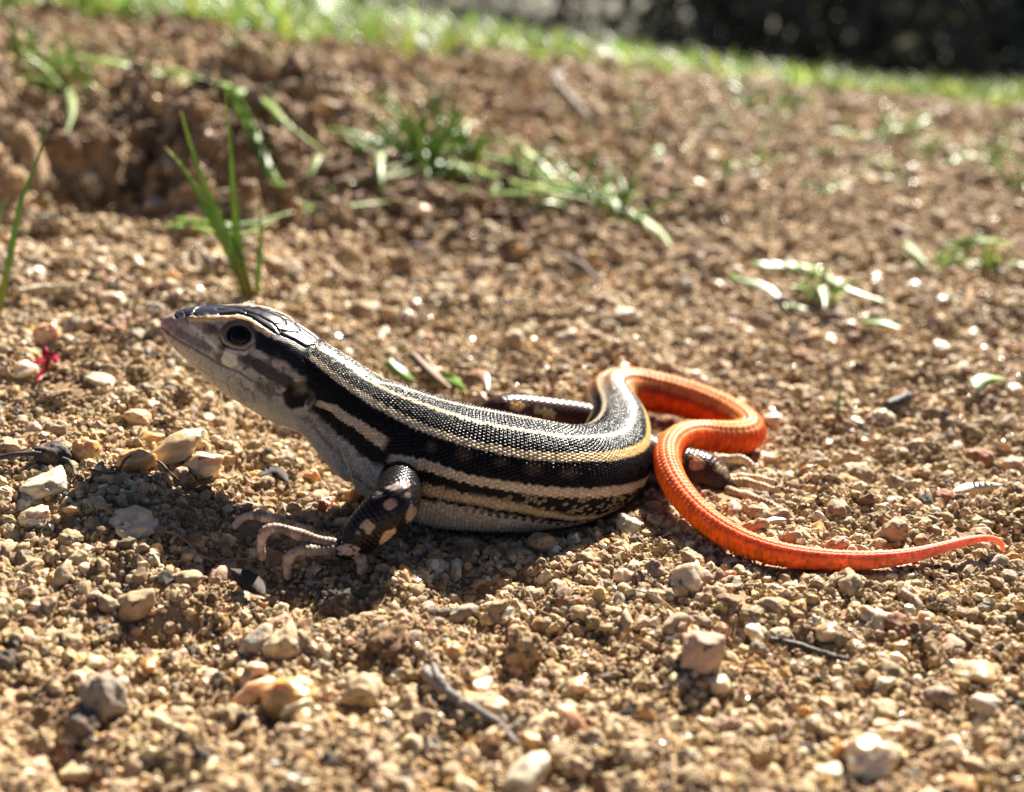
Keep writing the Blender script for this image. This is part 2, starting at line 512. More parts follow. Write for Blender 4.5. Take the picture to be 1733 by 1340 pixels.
def build_lizard():
    NT = 456
    # ---- rings of the trunk + tail
    P3, prm = [], []
    for (px, py, Y, a, bt, bb, n) in TRUNK:
        P3.append(unproj(px, py, Y)); prm.append((a, bt, bb, n))
    for (px, py, Y, r) in TAIL:
        P3.append(unproj(px, py, Y)); prm.append((r, r, r, 2.0))
    P3 = np.array(P3); prm = np.array(prm)
    ch = np.concatenate([[0], np.cumsum(np.linalg.norm(np.diff(P3, axis=0), axis=1) ** 0.75)])
    tt = np.linspace(0, ch[-1], 6000)
    Cf = spline(ch, P3, tt)
    sf = np.concatenate([[0], np.cumsum(np.linalg.norm(np.diff(Cf, axis=0), axis=1))])
    s_ctrl = np.interp(ch, tt, sf)
    S_END = s_ctrl[len(TRUNK) - 1]                 # end of the finely meshed trunk
    s1 = np.concatenate([np.linspace(0, 1.2, 30) ** 2 / 1.2, np.arange(1.28, s_ctrl[15], 0.068), np.arange(s_ctrl[15], S_END, 0.056)])
    s2 = np.arange(S_END + 0.06, sf[-1], 0.105)
    ss = np.concatenate([s1, s2])
    tq = np.interp(ss, sf, tt)
    C = spline(ch, P3, tq)
    pr = np.stack([np.interp(tq, ch, prm[:, k]) for k in range(4)], 1)
    prs = spline(ch, prm, tq)
    pr = np.where(ss[:, None] > 2.5, np.maximum(prs, 0.03), pr)
    tip = np.sqrt(np.clip(ss / 1.15, 0, 1)) * 0.95     # round snout
    k0 = ss < 1.0
    pr[k0, :3] = np.maximum(pr[k0, :3], (tip[k0] * np.clip(ss[k0] / 1.0, 0, 1) ** 0.05)[:, None] * np.array([.95, .8, .9]))
    pr[0, :3] = 0.02
    T, Sd, U = frames(C)
    Vs, th_all, s_all, rad, base = [], [], [], [], []
    n1 = len(s1)
    quads, tris = [], []
    def ring(i, n):
        th = np.arange(n) / n * 2 * np.pi
        th = np.where(th > np.pi, th - 2 * np.pi, th)
        a, bt, bb, e = pr[i]
        sn, cs = np.sin(th), np.cos(th)
        p = 2.0 / e
        x = a * np.sign(sn) * np.abs(sn) ** p
        z = np.where(cs > 0, bt, bb) * np.sign(cs) * np.abs(cs) ** p
        return th, C[i] + Sd[i] * x[:, None] + U[i] * z[:, None], (a + (bt + bb) / 2) / 2
    off = 0; starts = []
    for i in range(len(ss)):
        n = NT if i < n1 else NT // 3
        th, v, r = ring(i, n)
        Vs.append(v); th_all.append(th); s_all.append(np.full(n, ss[i])); rad.append(np.full(n, r))
        starts.append(off); off += n
        if i:
            p0, p1 = starts[i - 1], starts[i]
            j = np.arange(n)
            if i < n1 or i > n1:
                quads.append(np.stack([p0 + j, p1 + j, p1 + (j + 1) % n, p0 + (j + 1) % n], 1))
            else:
                m = NT // 3; j = np.arange(m)
                tris.append(np.stack([p0 + 3 * j, p1 + j, p0 + 3 * j + 1], 1))
                tris.append(np.stack([p0 + 3 * j + 1, p1 + j, p0 + 3 * j + 2], 1))
                quads.append(np.stack([p0 + 3 * j + 2, p1 + j, p1 + (j + 1) % m, p0 + (3 * j + 3) % NT], 1))
    V = np.concatenate(Vs); TH = np.concatenate(th_all); SS = np.concatenate(s_all); RR = np.concatenate(rad)
    ring_of = np.concatenate([np.full(len(v), i) for i, v in enumerate(Vs)])
    Q = np.concatenate(quads); TR = np.concatenate(tris)
    nV = len(V)
    # close both ends
    V = np.concatenate([V, [C[0], C[-1]]]); TH = np.append(TH, [0, 0]); SS = np.append(SS, [0, ss[-1]]); RR = np.append(RR, [.05, .05])
    ring_of = np.append(ring_of, [0, len(ss) - 1])
    j = np.arange(NT); TR = np.concatenate([TR, np.stack([np.full(NT, nV), j, (j + 1) % NT], 1)])
    m = NT // 3; j = np.arange(m); TR = np.concatenate([TR, np.stack([np.full(m, nV + 1), starts[-1] + (j + 1) % m, starts[-1] + j], 1)])
    # mirrored partner of every vertex (left-right)
    mir = np.arange(len(V))
    for i, st in enumerate(starts):
        n = NT if i < n1 else m
        mir[st:st + n] = st + (-np.arange(n)) % n
    # outward normals
    Nn = np.zeros_like(V)
    for F in (Q[:, :3], Q[:, [0, 2, 3]], TR):
        fn = np.cross(V[F[:, 1]] - V[F[:, 0]], V[F[:, 2]] - V[F[:, 0]])
        for k in range(3):
            np.add.at(Nn, F[:, k], fn)
    Nn /= np.maximum(np.linalg.norm(Nn, axis=1), 1e-12)[:, None]
    outward = np.sum(Nn * (V - C[ring_of]), 1)
    if np.median(outward) < 0:
        Nn = -Nn; Q = Q[:, ::-1]; TR = TR[:, ::-1]
    # picture coordinates of the near side, mirrored for the far side
    px, py = project(V)
    near = np.where(TH >= 0, np.arange(len(V)), mir)
    qx, qy = px[near], py[near]
    facing = np.sum(Nn * (CAM - V), 1) > 0
    aTH = np.abs(TH)

    s_head = None
    def to_st(pts):
        """traced spots -> (length along the body, angle round it)"""
        out = []
        ok = np.where(facing & (SS < S_END + 4) & (TH > -1.2))[0]
        for (x, y) in pts:
            k = ok[np.argmin((px[ok] - x) ** 2 + (py[ok] - y) ** 2)]
            out.append((SS[k], TH[k]))
        out = np.array(out)
        return out[np.argsort(out[:, 0])]
    def stripe(pts, w_mm, soft=0.10, wob=0.12):
        st = to_st(pts)
        thc = np.interp(SSq, st[:, 0], np.abs(st[:, 1]))
        w = np.interp(SSq, st[:, 0], np.linspace(0, 1, len(st)))
        w = np.interp(w, np.linspace(0, 1, len(w_mm)), w_mm)
        d = np.abs(aTHq - thc) * RR + .5 * wob * (2 * id_hex - 1)
        inside = 1 - sstep(w / 2 - soft, w / 2 + soft, d)
        return inside, st, thc
    nz = vnoise(V / 0.45)
    nz2 = fbm(V / 1.6, 3)

    # ---- packed scales
    M = 98
    Us = np.cumsum(np.concatenate([[0], np.diff(ss) / (2 * np.pi * (pr[1:, 0] + pr[1:, 1]) / 2 / M).clip(0.13)]))
    d_hex, id_hex, du_, dv_ = hex_scales(Us[ring_of] + .6 * vnoise(V / 3.2 + 11), TH / (2 * np.pi) * M + .5 * vnoise(V / 3.4 + 71), M)
    # every scale takes the colour of its own centre
    aTHq = np.abs(TH + .6 * dv_ * 2 * np.pi / M); SSq = SS + .6 * du_ * 2 * np.pi * RR / M
    dome = np.clip(1 - (d_hex / 0.58) ** 2, 0, 1) ** .8
    gap = sstep(0.40, 0.56, d_hex)

    # ---- colour of the trunk (pigment)
    BLACK = np.array([.010, .0085, .008]); CREAM = np.array([.56, .43, .28]); YEL = np.array([.62, .42, .17]); PALE = np.array([.40, .365, .295])
    col = np.tile(BLACK, (len(V), 1))
    rough = np.full(len(V), 0.23)
    sss = np.zeros(len(V))
    spec = np.full(len(V), .06)
    def lay(mask, c):
        nonlocal col
        col = col * (1 - mask[:, None]) + np.asarray(c, float) * mask[:, None]
    # belly and throat
    G = to_st([(516,692),(550,716),(590,750),(622,778),(660,806),(705,842),(760,853),(830,865),(900,876),(960,884),(1020,880),(1070,866)])
    thG = np.interp(SS, G[:, 0], np.abs(G[:, 1]))
    belly = sstep(-0.25, 0.35, (aTHq - thG) * RR + 0.25 * (id_hex - .5))
    s840 = to_st([(700, 850)])[0, 0]
    s_neck = to_st([(545, 640)])[0, 0]
    lay(belly, PALE * np.array([.92, .93, .95]))
    lay(belly * sstep(s840 - 3, s840 + 2, SS), PALE * np.array([.95, .90, .82]))
    # faint streaks on the side of the neck
    m_, _, _ = stripe([(497,697),(535,727),(570,765),(590,800)], [.7, .5, .4], .25, .3)
    lay(m_ * 0.7 * (SS < s840), (.13, .10, .085))
    m_, _, _ = stripe([(560,735),(585,770),(603,810)], [.5, .5], .25, .3)
    lay(m_ * 0.45 * (SS < s840) * (SS > s_neck), (.17, .14, .12))
    # light stripes
    A, stA, _ = stripe([(537,589),(565,603),(609,634),(639,652),(675,669),(713,684),(773,703),(833,719),(905,731),(977,740),(1021,738),(1062,726)], [.45, .5, .5, .5, .5, .5], .09)
    lay(A * sstep(stA[0, 0] - .2, stA[0, 0] + .6, SS), (.70, .57, .38))
    Cm, stC, _ = stripe([(524,601),(544,619),(577,645),(615,670),(666,699),(698,716),(758,739),(818,755),(892,770),(977,774),(1035,772),(1072,763),(1096,744)], [.65, .7, .75, .8, .85, .95, 1.05, .95], .10)
    wy = sstep(s840, stC[-2, 0], SS)[:, None]
    lay(Cm * sstep(stC[0, 0] - .2, stC[0, 0] + .4, SS), CREAM * (1 - wy) + YEL * wy)
    D1, stD1, _ = stripe([(534,681),(567,693),(603,716),(633,737),(652,751)], [.55, .8, .9, 1.1, 1.2], .10)
    lay(D1 * sstep(stD1[0, 0] - .1, stD1[0, 0] + .4, SS) * (1 - sstep(stD1[-1, 0] - .3, stD1[-1, 0] + .3, SS)), CREAM * np.array([.92, .90, .92]))
    D2, stD2, _ = stripe([(660,776),(684,779),(722,787),(758,800),(788,809),(833,818),(892,827),(977,834),(1035,831),(1078,821),(1097,808)], [.75, 1.0, .95, .85, .9, .9, .95, .95], .10)
    lay(D2 * sstep(stD2[0, 0] - .3, stD2[0, 0] + .3, SS), CREAM * np.array([.98, .96, .95]))
    E, stE, thE = stripe([(709,824),(758,836),(818,848),(892,862),(948,873),(1006,875),(1064,865)], [.9, .8, .8, .75, .7, .6], .22, .25)
    lay(E * .85 * sstep(stE[0, 0] - .6, stE[0, 0] + .8, SS), CREAM * np.array([.88, .84, .74]))
    # pale scales sprinkled through the lowest dark band, dark ones along the belly edge
    thD2 = np.interp(SS, stD2[:, 0], np.abs(stD2[:, 1]))
    band = (aTH > thD2 + .07) & (aTH < thE - .05) & (SS > stE[1, 0] + 4)
    lay(band * (id_hex > .60) * (d_hex < .45) * .42, CREAM * np.array([.80, .78, .66]))
    s_b = SS / 0.62
    dots = (np.abs((aTH - thG) * RR - 0.22) < .30) & (SS > s840 + 2) & (np.abs(s_b - np.round(s_b)) < .27)
    lay(dots * .85 * sstep(s840 + 2, s840 + 6, SS), (.03, .027, .022))
    for (x, y, r) in ((784,768,.8),(846,782,.6),(903,794,.8),(963,800,.7),(730,756,.7)):
        st = to_st([(x, y)])[0]
        d = np.hypot(SS - st[0], (aTH - abs(st[1])) * RR)
        lay(np.clip(1.1 - d / r, 0, 1) * .38, (.22, .14, .08))
    st = to_st([(640, 803)])[0]
    lay(np.clip(1.5 - np.hypot(SS - st[0], (aTH - abs(st[1])) * RR) / .8, 0, 1) * .7, (.45, .40, .38))

    # ---- the tail
    s_pel, s_tail = to_st([(1048, 690)])[0, 0], S_END
    Wl = np.interp(ss, [0, S_END, ss[-1]], [.76, .72, .52])
    Wc = np.cumsum(np.concatenate([[0], np.diff(ss) / Wl[1:]]))[ring_of]
    NC = 13
    Vc = TH / (2 * np.pi) * NC + 0.5
    fw, fv = Wc - np.floor(Wc), Vc - np.floor(Vc)
    tail = sstep(s_pel + 3, s_tail + 3.5, SS + .5 * nz)
    dorsal = sstep(1.25, .75, aTH)
    late = sstep(s_tail + 22, s_tail + 48, SS)[:, None]
    TO = np.array([.76, .085, .008]) * (1 - late) + np.array([.92, .155, .010]) * late
    TD = np.array([.55, .21, .06]) * (1 - late) + np.array([.66, .14, .035]) * late
    tcol = TO * (1 - dorsal[:, None]) + TD * dorsal[:, None]
    tip_ = sstep(ss[-1] - 26, ss[-1] - 6, SS)[:, None]
    tcol = tcol * (1 - .75 * tip_) + np.array([.62, .24, .15]) * .75 * tip_
    # dark seam of spots along the flank of the first bend
    seam = np.exp(-((aTH - 1.15) / .16) ** 2) * sstep(s_tail + 30, s_tail + 6, SS) * (.55 + .45 * (np.abs(fw - .5) < .28))
    tcol = tcol * (1 - .85 * seam[:, None]) + np.array([.06, .03, .025]) * .85 * seam[:, None]
    # fine cracks between the scale whorls
    crack = sstep(.10, .0, np.minimum(fw, 1 - fw)) * sstep(1.1, 1.5, aTH) * (.35 + .65 * (_h(np.floor(Wc).astype(np.int64), (aTH * 2).astype(np.int64), np.zeros(len(V), np.int64)) > .45))
    tcol = tcol * (1 - .55 * crack[:, None])
    tcol = tcol * (1 + .10 * nz2[:, None])
    tcol = tcol * (1 - .18 * sstep(.35, .75, vnoise(V / .9 + 5) * sstep(.5, 1.6, aTH))[:, None])
    wid = _h(np.floor(Wc).astype(np.int64), np.floor(Vc).astype(np.int64), np.ones(len(V), np.int64))
    tcol = tcol * (.84 + .32 * wid)[:, None]
    lay(tail, tcol)
    keep = (1 - tail) * sstep(s_pel - 2, s_pel + 5, SS)
    # stripes fade to grey-white on the rump
    rump = keep * (aTH < .95) * (np.abs(np.sin(aTH * 5.2)) ** 3)
    lay(np.clip(rump, 0, 1) * .5, (.42, .33, .24))
    sss = tail * .75
    spec = spec * (1 - tail) + .12 * tail
    rough = rough * (1 - tail) + tail * (.40 + .10 * (1 - dorsal) + .10 * nz2)

    # ---- scale relief
    big = sstep(2.55, 2.7, aTH) * sstep(s840 - 4, s840, SS) * (1 - tail)         # belly shields
    headness = sstep(s_neck + .3, s_neck - 1.2, SS)
    hexamp = (1 - tail) * (1 - big) * (1 - headness * (1 - sstep(1.35, 1.1, aTH) * sstep(s_neck - 3, s_neck - 2, SS)))
    disp = hexamp * (.14 * dome * (.8 + .4 * id_hex) - .035) * np.clip(RR / 4.5, .45, 1.2)
    Wb = SS / .95
    fb = Wb - np.floor(Wb)
    Vb = TH / .42
    fbv = Vb - np.floor(Vb)
    disp += big * (.14 * fb - .07 * (np.minimum(fbv, 1 - fbv) < .07))
    lay(big * (fb > .90) * .5, (.22, .17, .12))
    tr = np.clip(RR / 2.4, .06, 1.0)
    tdisp = tr * (.19 * fw ** 1.6 - .13 * sstep(.12, .0, np.minimum(fv, 1 - fv)) * (.35 + .65 * dorsal) + .08 * dorsal * (1 - np.abs(2 * fv - 1)) - .05 * crack)
    disp += tail * tdisp
    # gaps between the scales are darker skin
    col *= (1 - .45 * (hexamp * gap)[:, None])
    jit = (.82 + .36 * id_hex)[:, None]
    col *= 1 + (jit - 1) * hexamp[:, None]
    pale_n = belly * (1 - big) * sstep(s_neck - 1, s_neck + 1, SS) * sstep(s840 + 1, s840 - 2, SS)
    col *= (1 - .35 * pale_n * gap)[:, None]

    # ---- head: plates, colours and openings, drawn in the head's own side plane
    hx, hy = (qx - 260) * 3.939, (qy - 500) * 3.939
    q = (hx + 9 * nz, hy + 9 * vnoise(V / .45 + 40))
    ax = hx * .89 + hy * .454
    hm = sstep(1190, 1120, ax) * (SS < s_neck + 6)
    hm = np.maximum(hm, (SS < s_neck + 4) * sstep(20, -20, pt_poly((hx, hy), [(820,560),(1060,520),(1070,700),(1000,800),(840,820)])))
    keepcol = col.copy(); col = col.copy()
    lay(np.ones(len(V)), np.array([.34, .315, .255]) * (1 + .12 * nz2[:, None]))
    lay(np.clip(1.3 - pt_blob(q, 95, 190, 150, 140), 0, 1) * .9, (.34, .22, .19))
    lay(sstep(50, 12, pt_line(q, [(160,240),(270,308),(370,348)])) * .95, (.12, .10, .125))
    lay(np.clip(1.4 - pt_blob(q, 330, 190, 150, 55, 12), 0, 1) * .9, (.40, .31, .22))
    lay(sstep(22, 8, pt_line(q, [(235,200),(330,260),(420,350),(450,385)])), (.52, .47, .38))
    lay(np.clip(1.5 - pt_blob(q, 390, 225, 48, 34, 20), 0, 1) * .9, (.07, .04, .03))
    lay(np.clip(1.5 - pt_blob(q, 465, 345, 38, 30), 0, 1) * .95, (.03, .022, .02))
    lay(np.clip(1.6 - pt_blob(q, 440, 412, 32, 36), 0, 1) * .9, (.07, .05, .042))
    lay(np.clip(1.6 - pt_blob(q, 625, 425, 64, 40, 15), 0, 1) * .96, (.022, .018, .018))
    lay(sstep(24, 8, pt_line(q, [(490,370),(560,372),(620,378)])) * .8, (.45, .42, .40))
    lay(sstep(6, -6, pt_poly(q, [(470,375),(555,405),(565,465),(500,482),(450,450)])) * .9, (.60, .55, .42))
    lay(sstep(8, -8, pt_poly(q, [(680,240),(760,265),(830,300),(930,335),(1010,380),(1110,430),(1115,560),(1030,560),(1000,545),(930,505),(870,455),(800,430),(740,400),(680,352)])), BLACK)
    lay(np.clip(1.7 - pt_blob(q, 712, 412, 42, 32, 20), 0, 1) * .85, (.42, .34, .28))
    lay(sstep(54, 32, pt_line(q, [(690,455),(780,520),(860,555),(905,572)])) * .95, (.022, .018, .018))
    lay(np.clip(1.7 - pt_blob(q, 855, 472, 74, 28, 28), 0, 1) * .85, (.40, .30, .26))
    lay(np.clip(1.6 - pt_blob(q, 720, 602, 40, 34, 40), 0, 1) * .85, (.07, .055, .05))
    lay(sstep(20, 10, pt_line(q, [(950,556),(1030,545)])) * .95, (.46, .36, .23))
    lay(np.clip(1.6 - pt_blob(q, 1085, 622, 34, 48, 10), 0, 1), (.50, .36, .23))
    ear = pt_poly((hx + 10 * nz2 + 6 * nz, hy + 10 * nz2), [(862,650),(905,600),(985,568),(1036,575),(1036,670),(995,738),(925,762),(872,728)])
    lay(sstep(26, 6, pt_line(q, [(1058,560),(1062,640),(1040,720)])) * .9, BLACK)
    lay(np.clip(1.5 - pt_blob(q, 1090, 622, 30, 46, 10), 0, 1), (.46, .33, .21))
    lay(sstep(8, -8, ear), (.045, .030, .023))
    lay(sstep(10, -10, ear) * np.clip(1.5 - pt_blob((hx, hy), 985, 612, 60, 48, -30), 0, 1) * .8, (.20, .19, .14))
    mott = sstep(.05, .55, fbm(V / .75 + 91, 3)) * sstep(520, 620, hx) * sstep(960, 860, hx) * sstep(340, 420, hy) * sstep(760, 640, hy)
    lay(mott * .75, (.05, .038, .034))
    mott = sstep(.15, .6, fbm(V / .6 + 33, 3)) * sstep(470, 330, hx) * sstep(150, 200, hy) * sstep(420, 330, hy)
    lay(mott * .6, (.09, .06, .05))
    # brow and crown
    brow = pt_line(q, [(255,152),(340,150),(430,152),(560,150),(640,172),(715,222),(770,262)])
    lay(sstep(26, 12, brow), (.50, .33, .17))
    lay(sstep(9, 4, pt_line(q, [(400,146),(560,140),(650,165),(730,222)])) * .8, (.62, .52, .36))
    crown = pt_poly((hx, hy), [(120,40),(150,122),(200,132),(270,140),(330,140),(430,132),(560,122),(650,148),(735,205),(800,248),(850,275),(930,300),(1010,345),(1090,330),(1125,285),(1140,100),(700,-60)])
    lay(sstep(5, -5, crown + 4 * nz), (.020, .016, .019))
    lay(sstep(6, 2, pt_line((hx, hy), [(818,284),(900,312),(1000,366)])), (.60, .55, .45))
    # eye: lids and socket
    ex, ey = (403.5 - 260) * 3.939, (566 - 500) * 3.939
    e1 = pt_blob((hx + 4 * nz2, hy + 4 * nz), ex, ey, 82, 64, 6)
    low = sstep(-25, 30, hy - ey)
    e2 = e1 + .10 * nz
    lay(sstep(1.52, 1.32, e2) * .9, (.085, .055, .04))
    lay(sstep(1.42, 1.34, e2) * sstep(1.18, 1.25, e2) * low * .85, (.34, .27, .185))
    lay(np.exp(-((e2 - 1.55) / .10) ** 2) * low * .9, (.03, .022, .02))
    lay(np.exp(-((e2 - 1.42) / .10) ** 2) * (1 - low) * .8, (.07, .045, .035))
    lay(sstep(1.17, 1.10, e2) * .75, (.13, .095, .07))
    lay(sstep(1.06, .98, e1), (.012, .010, .009))
    lay(np.clip(1.6 - pt_blob(q, 150, 135, 17, 14), 0, 1), (.02, .012, .01))      # nostril
    headcol = col; col = keepcol
    hm = hm * (1 - sstep(960, 1040, hx) * sstep(1.30, 1.10, aTH) * sstep(0, 8, crown))
    lay(hm, headcol)
    # relief
    hd = np.zeros(len(V))
    hd += -.45 * sstep(1.05, .9, e1) + .06 * np.exp(-((e1 - 1.28) / .16) ** 2) * (.4 + .6 * low) - .09 * np.exp(-((e1 - 1.57) / .09) ** 2) * low
    hd += .20 * sstep(30, 5, brow)
    hd += -1.25 * sstep(14, -55, ear) + .05 * np.exp(-(ear / 16) ** 2)
    hd += -.22 * np.clip(1.4 - pt_blob((hx, hy), 150, 135, 17, 14), 0, 1)
    hd += .06 * sstep(8, -8, crown)
    grooves = [
        # mouth and lip shields
        ([(58,215),(150,290),(250,345),(350,400),(430,452),(500,486),(570,512),(640,560),(700,590)], .13, 8),
        ([(395,505),(392,540),(412,590)], .07, 5), ([(498,540),(492,590),(520,655)], .07, 5), ([(452,470),(448,505)], .07, 5),
        ([(548,482),(530,540)], .07, 5), ([(392,462),(380,500)], .06, 5), ([(320,420),(300,455)], .06, 5), ([(255,372),(232,410)], .06, 5),
        ([(570,512),(640,470),(690,480)], .06, 5), ([(230,430),(330,500),(400,545),(500,590),(600,690),(700,720)], .05, 5),
        ([(640,620),(610,690)], .06, 5), ([(700,650),(690,710)], .05, 5), ([(560,690),(620,720)], .05, 5), ([(350,215),(330,270)], .05, 5),
        ([(240,150),(225,215)], .07, 5), ([(205,118),(235,205)], .06, 5), ([(300,150),(300,235)], .05, 5), ([(770,540),(760,650),(820,700)], .05, 5),
        ([(640,560),(770,540)], .05, 5), ([(820,600),(790,680)], .05, 5),
        # crown shields
        ([(195,90),(215,132)], .12, 6), ([(300,70),(262,120),(290,145)], .12, 6), ([(390,60),(430,100),(560,85),(620,112)], .10, 6),
        ([(440,132),(560,118),(640,140),(735,200),(800,246)], .14, 7), ([(620,112),(700,135),(800,190),(850,262)], .12, 6), ([(700,70),(740,105),(800,120),(900,190)], .10, 6),
        ([(850,235),(960,250),(1040,300),(1090,320)], .12, 6), ([(900,190),(1000,240),(1100,290)], .10, 6), ([(850,262),(940,300),(1010,345),(1090,328)], .16, 7),
        ([(760,60),(840,110),(960,190),(1080,262)], .10, 6), ([(800,190),(900,190)], .10, 6), ([(560,85),(640,60)], .10, 6), ([(150,100),(200,95)], .1, 6)]
    gm = np.zeros(len(V))
    for pts, dep, w in grooves:
        g = sstep(w * 1.7, 0, pt_line((hx + 2.5 * nz, hy + 2.5 * nz2), pts))
        hd -= dep * g
        gm = np.maximum(gm, g * (dep / .16))
    # granules on temple and lids, small scales on throat
    gran = hm * (np.clip(sstep(560, 660, hx) * sstep(-4, 10, crown) * sstep(760, 620, hy), 0, 1))
    hd += gran * .07 * dome
    thr = hm * sstep(640, 800, ax) * sstep(560, 680, hy)
    hd += thr * .05 * dome
    lay(hm * gm * np.where(crown < 0, .45, .8), (.06, .045, .035))
    col *= (1 - .45 * gap * np.maximum(gran, thr * .7))[:, None]
    disp += hm * hd
    rough = rough * (1 - hm) + hm * np.where(crown < 4, .24, .42)
    spec = spec * (1 - hm) + hm * np.where(crown < 4, .55, .22)
    sss = np.maximum(sss, .18 * hm * (crown > 0))
    sss = np.maximum(sss, .12 * belly * (1 - tail))
    for pts, dep, w in (([(548,690),(566,745),(590,812),(600,850)], .30, 9), ([(575,715),(592,765),(612,815)], .16, 8), ([(618,765),(628,800),(648,830)], .22, 9), ([(520,700),(535,745)], .12, 7), ([(700,800),(706,840),(704,880)], .15, 9)):
        g = sstep(w, 0, pt_line((qx + 2 * nz2, qy), pts))
        disp -= dep * g
    ribs = np.exp(-((aTH - 1.75) / .5) ** 2) * sstep(s840, s840 + 5, SS) * (1 - tail) * sstep(s_pel - 2, s_pel - 9, SS)
    disp += .07 * ribs * np.sin(SS * 2 * np.pi / 2.7 + 1.5 * nz2)
    # fine wrinkles
    disp += .012 * nz * (1 - tail)
    V = V + Nn * disp[:, None]

    # eyes sit in the sockets
    kk = np.where((SS < s_neck) & (TH > .2))[0]
    k = kk[np.argmin((hx[kk] - ex) ** 2 + (hy[kk] - ey) ** 2)]
    eyes = []
    for kx in (k, mir[k]):
        p0 = V[kx] - Nn[kx] * disp[kx]
        eyes.append((p0 - Nn[kx] * 1.33, Nn[kx]))

    # ---- limbs and toes: tubes rooted inside the trunk
    allV, allQ, allT = [V], [Q], [TR]
    allc, allr, alls, allp = [np.clip(col, .003, .9)], [rough], [sss], [spec]
    cnt = len(V)
    def tube(pts, n, painter, step=.10, squash=1.0, sc_=.30, amp=.05, rings=None):
        nonlocal cnt
        P = np.array([unproj(a, b, c) for (a, b, c, r) in pts]); R = np.array([p[3] for p in pts])
        ch = np.concatenate([[0], np.cumsum(np.linalg.norm(np.diff(P, axis=0), axis=1) ** .6)])
        tt = np.linspace(0, ch[-1], 800)
        cf = spline(ch, P, tt)
        sf = np.concatenate([[0], np.cumsum(np.linalg.norm(np.diff(cf, axis=0), axis=1))])
        si = np.arange(0, sf[-1], step)
        tq = np.interp(si, sf, tt)
        c = spline(ch, P, tq)
        r = np.maximum(np.interp(tq, ch, R) * .5 + spline(ch, R, tq) * .5, .04)
        e = np.clip((sf[-1] - si) / (r[-1] * 1.3), 0, 1)
        r = r * np.sqrt(1 - (1 - e) ** 2 + 1e-4)
        if rings:
            g_ = si / sf[-1]
            r = r * .95 * (1 + .13 * np.cos(g_ * 2 * np.pi * 3.2)) * np.where(g_ > .90, np.interp(g_, [.90, .93, 1], [1, .55, .30]), 1)
        T, B, U = limb_frames(c)
        th = np.arange(n) / n * 2 * np.pi
        dirs = U[:, None] * np.cos(th)[None, :, None] * squash + B[:, None] * np.sin(th)[None, :, None]
        v = c[:, None] + dirs * r[:, None, None]
        nr = len(si)
        sg = np.repeat(si, n); tg = np.tile(th, nr); rg = np.repeat(r, n)
        M_ = max(8, int(round(2 * np.pi * np.median(r) / sc_)))
        if rings:
            f = sg / rings; f = f - np.floor(f)
            h = amp * (f ** 2); gp = sstep(.82, .98, f); rid = _h(np.floor(sg / rings).astype(np.int64), np.zeros(len(sg), np.int64), np.zeros(len(sg), np.int64))
        else:
            d, rid, _, _ = hex_scales(sg / sc_, tg / (2 * np.pi) * M_, M_)
            h = amp * np.sqrt(np.clip(1 - (d / .6) ** 2, 0, 1)); gp = sstep(.4, .58, d)
        v = v.reshape(-1, 3); dn = dirs.reshape(-1, 3)
        v = v + dn * (h * np.clip(rg / .5, .1, 1))[:, None]
        x, y = project(v)
        cl, ro, su = painter(v, x, y, sg / sf[-1], dn, rid)
        cl = cl * (1 - .4 * gp)[:, None] * (.85 + .3 * rid)[:, None]
        a = cnt + (np.arange(nr - 1)[:, None] * n + np.arange(n)[None]).ravel()
        b = cnt + (np.arange(nr - 1)[:, None] * n + (np.arange(n)[None] + 1) % n).ravel()
        allQ.append(np.stack([a, b, b + n, a + n], 1))
        j = np.arange(n)
        v = np.concatenate([v, [c[0], c[-1] + T[-1] * .02]])
        allT.append(np.stack([np.full(n, cnt + nr * n), cnt + (j + 1) % n, cnt + j], 1))
        allT.append(np.stack([np.full(n, cnt + nr * n + 1), cnt + (nr - 1) * n + j, cnt + (nr - 1) * n + (j + 1) % n], 1))
        allV.append(v); allc.append(np.clip(np.concatenate([cl, cl[[0, -1]]]), .003, .9)); allr.append(np.concatenate([ro, ro[[0, -1]]])); alls.append(np.concatenate([su, su[[0, -1]]]))
        allp.append(np.full(len(v), .15))
        cnt += len(v)
    def arm_paint(spots, under=(.36, .25, .20), base=(.012, .009, .009), u0=-.55):
        def f(v, x, y, s, dn, rid):
            c = np.tile(np.array(base), (len(v), 1))
            n_ = vnoise(v / .5)
            lo = sstep(u0 + .15, u0 - .25, dn[:, 2] + .12 * n_)[:, None]
            c = c * (1 - lo) + np.array(under) * lo
            for (cx, cy, rx, ry, dg, cc) in spots:
                m_ = sstep(1.2, .85, pt_blob((x, y), cx, cy, rx, ry, dg) + .28 * n_ + .75 * (rid - .5))[:, None]
                c = c * (1 - m_) + np.array(cc) * m_
            return c, np.full(len(v), .26), np.full(len(v), .05)
        return f
    def toe_paint(c0, c1):
        def f(v, x, y, s, dn, rid):
            t = s[:, None]
            c = np.array(c0) * (1 - t) + np.array(c1) * t
            c = c * (1 + .25 * vnoise(v / .35))[:, None] * (1 - .45 * sstep(.25, .6, vnoise(v / .8 + 9)))[:, None]
            tipk = sstep(.90, .935, s)[:, None]
            return c * (1 - tipk) + np.array([.10, .07, .045]) * tipk, np.full(len(v), .34), np.full(len(v), .10)
        return f
    SPOT = (.36, .26, .185)
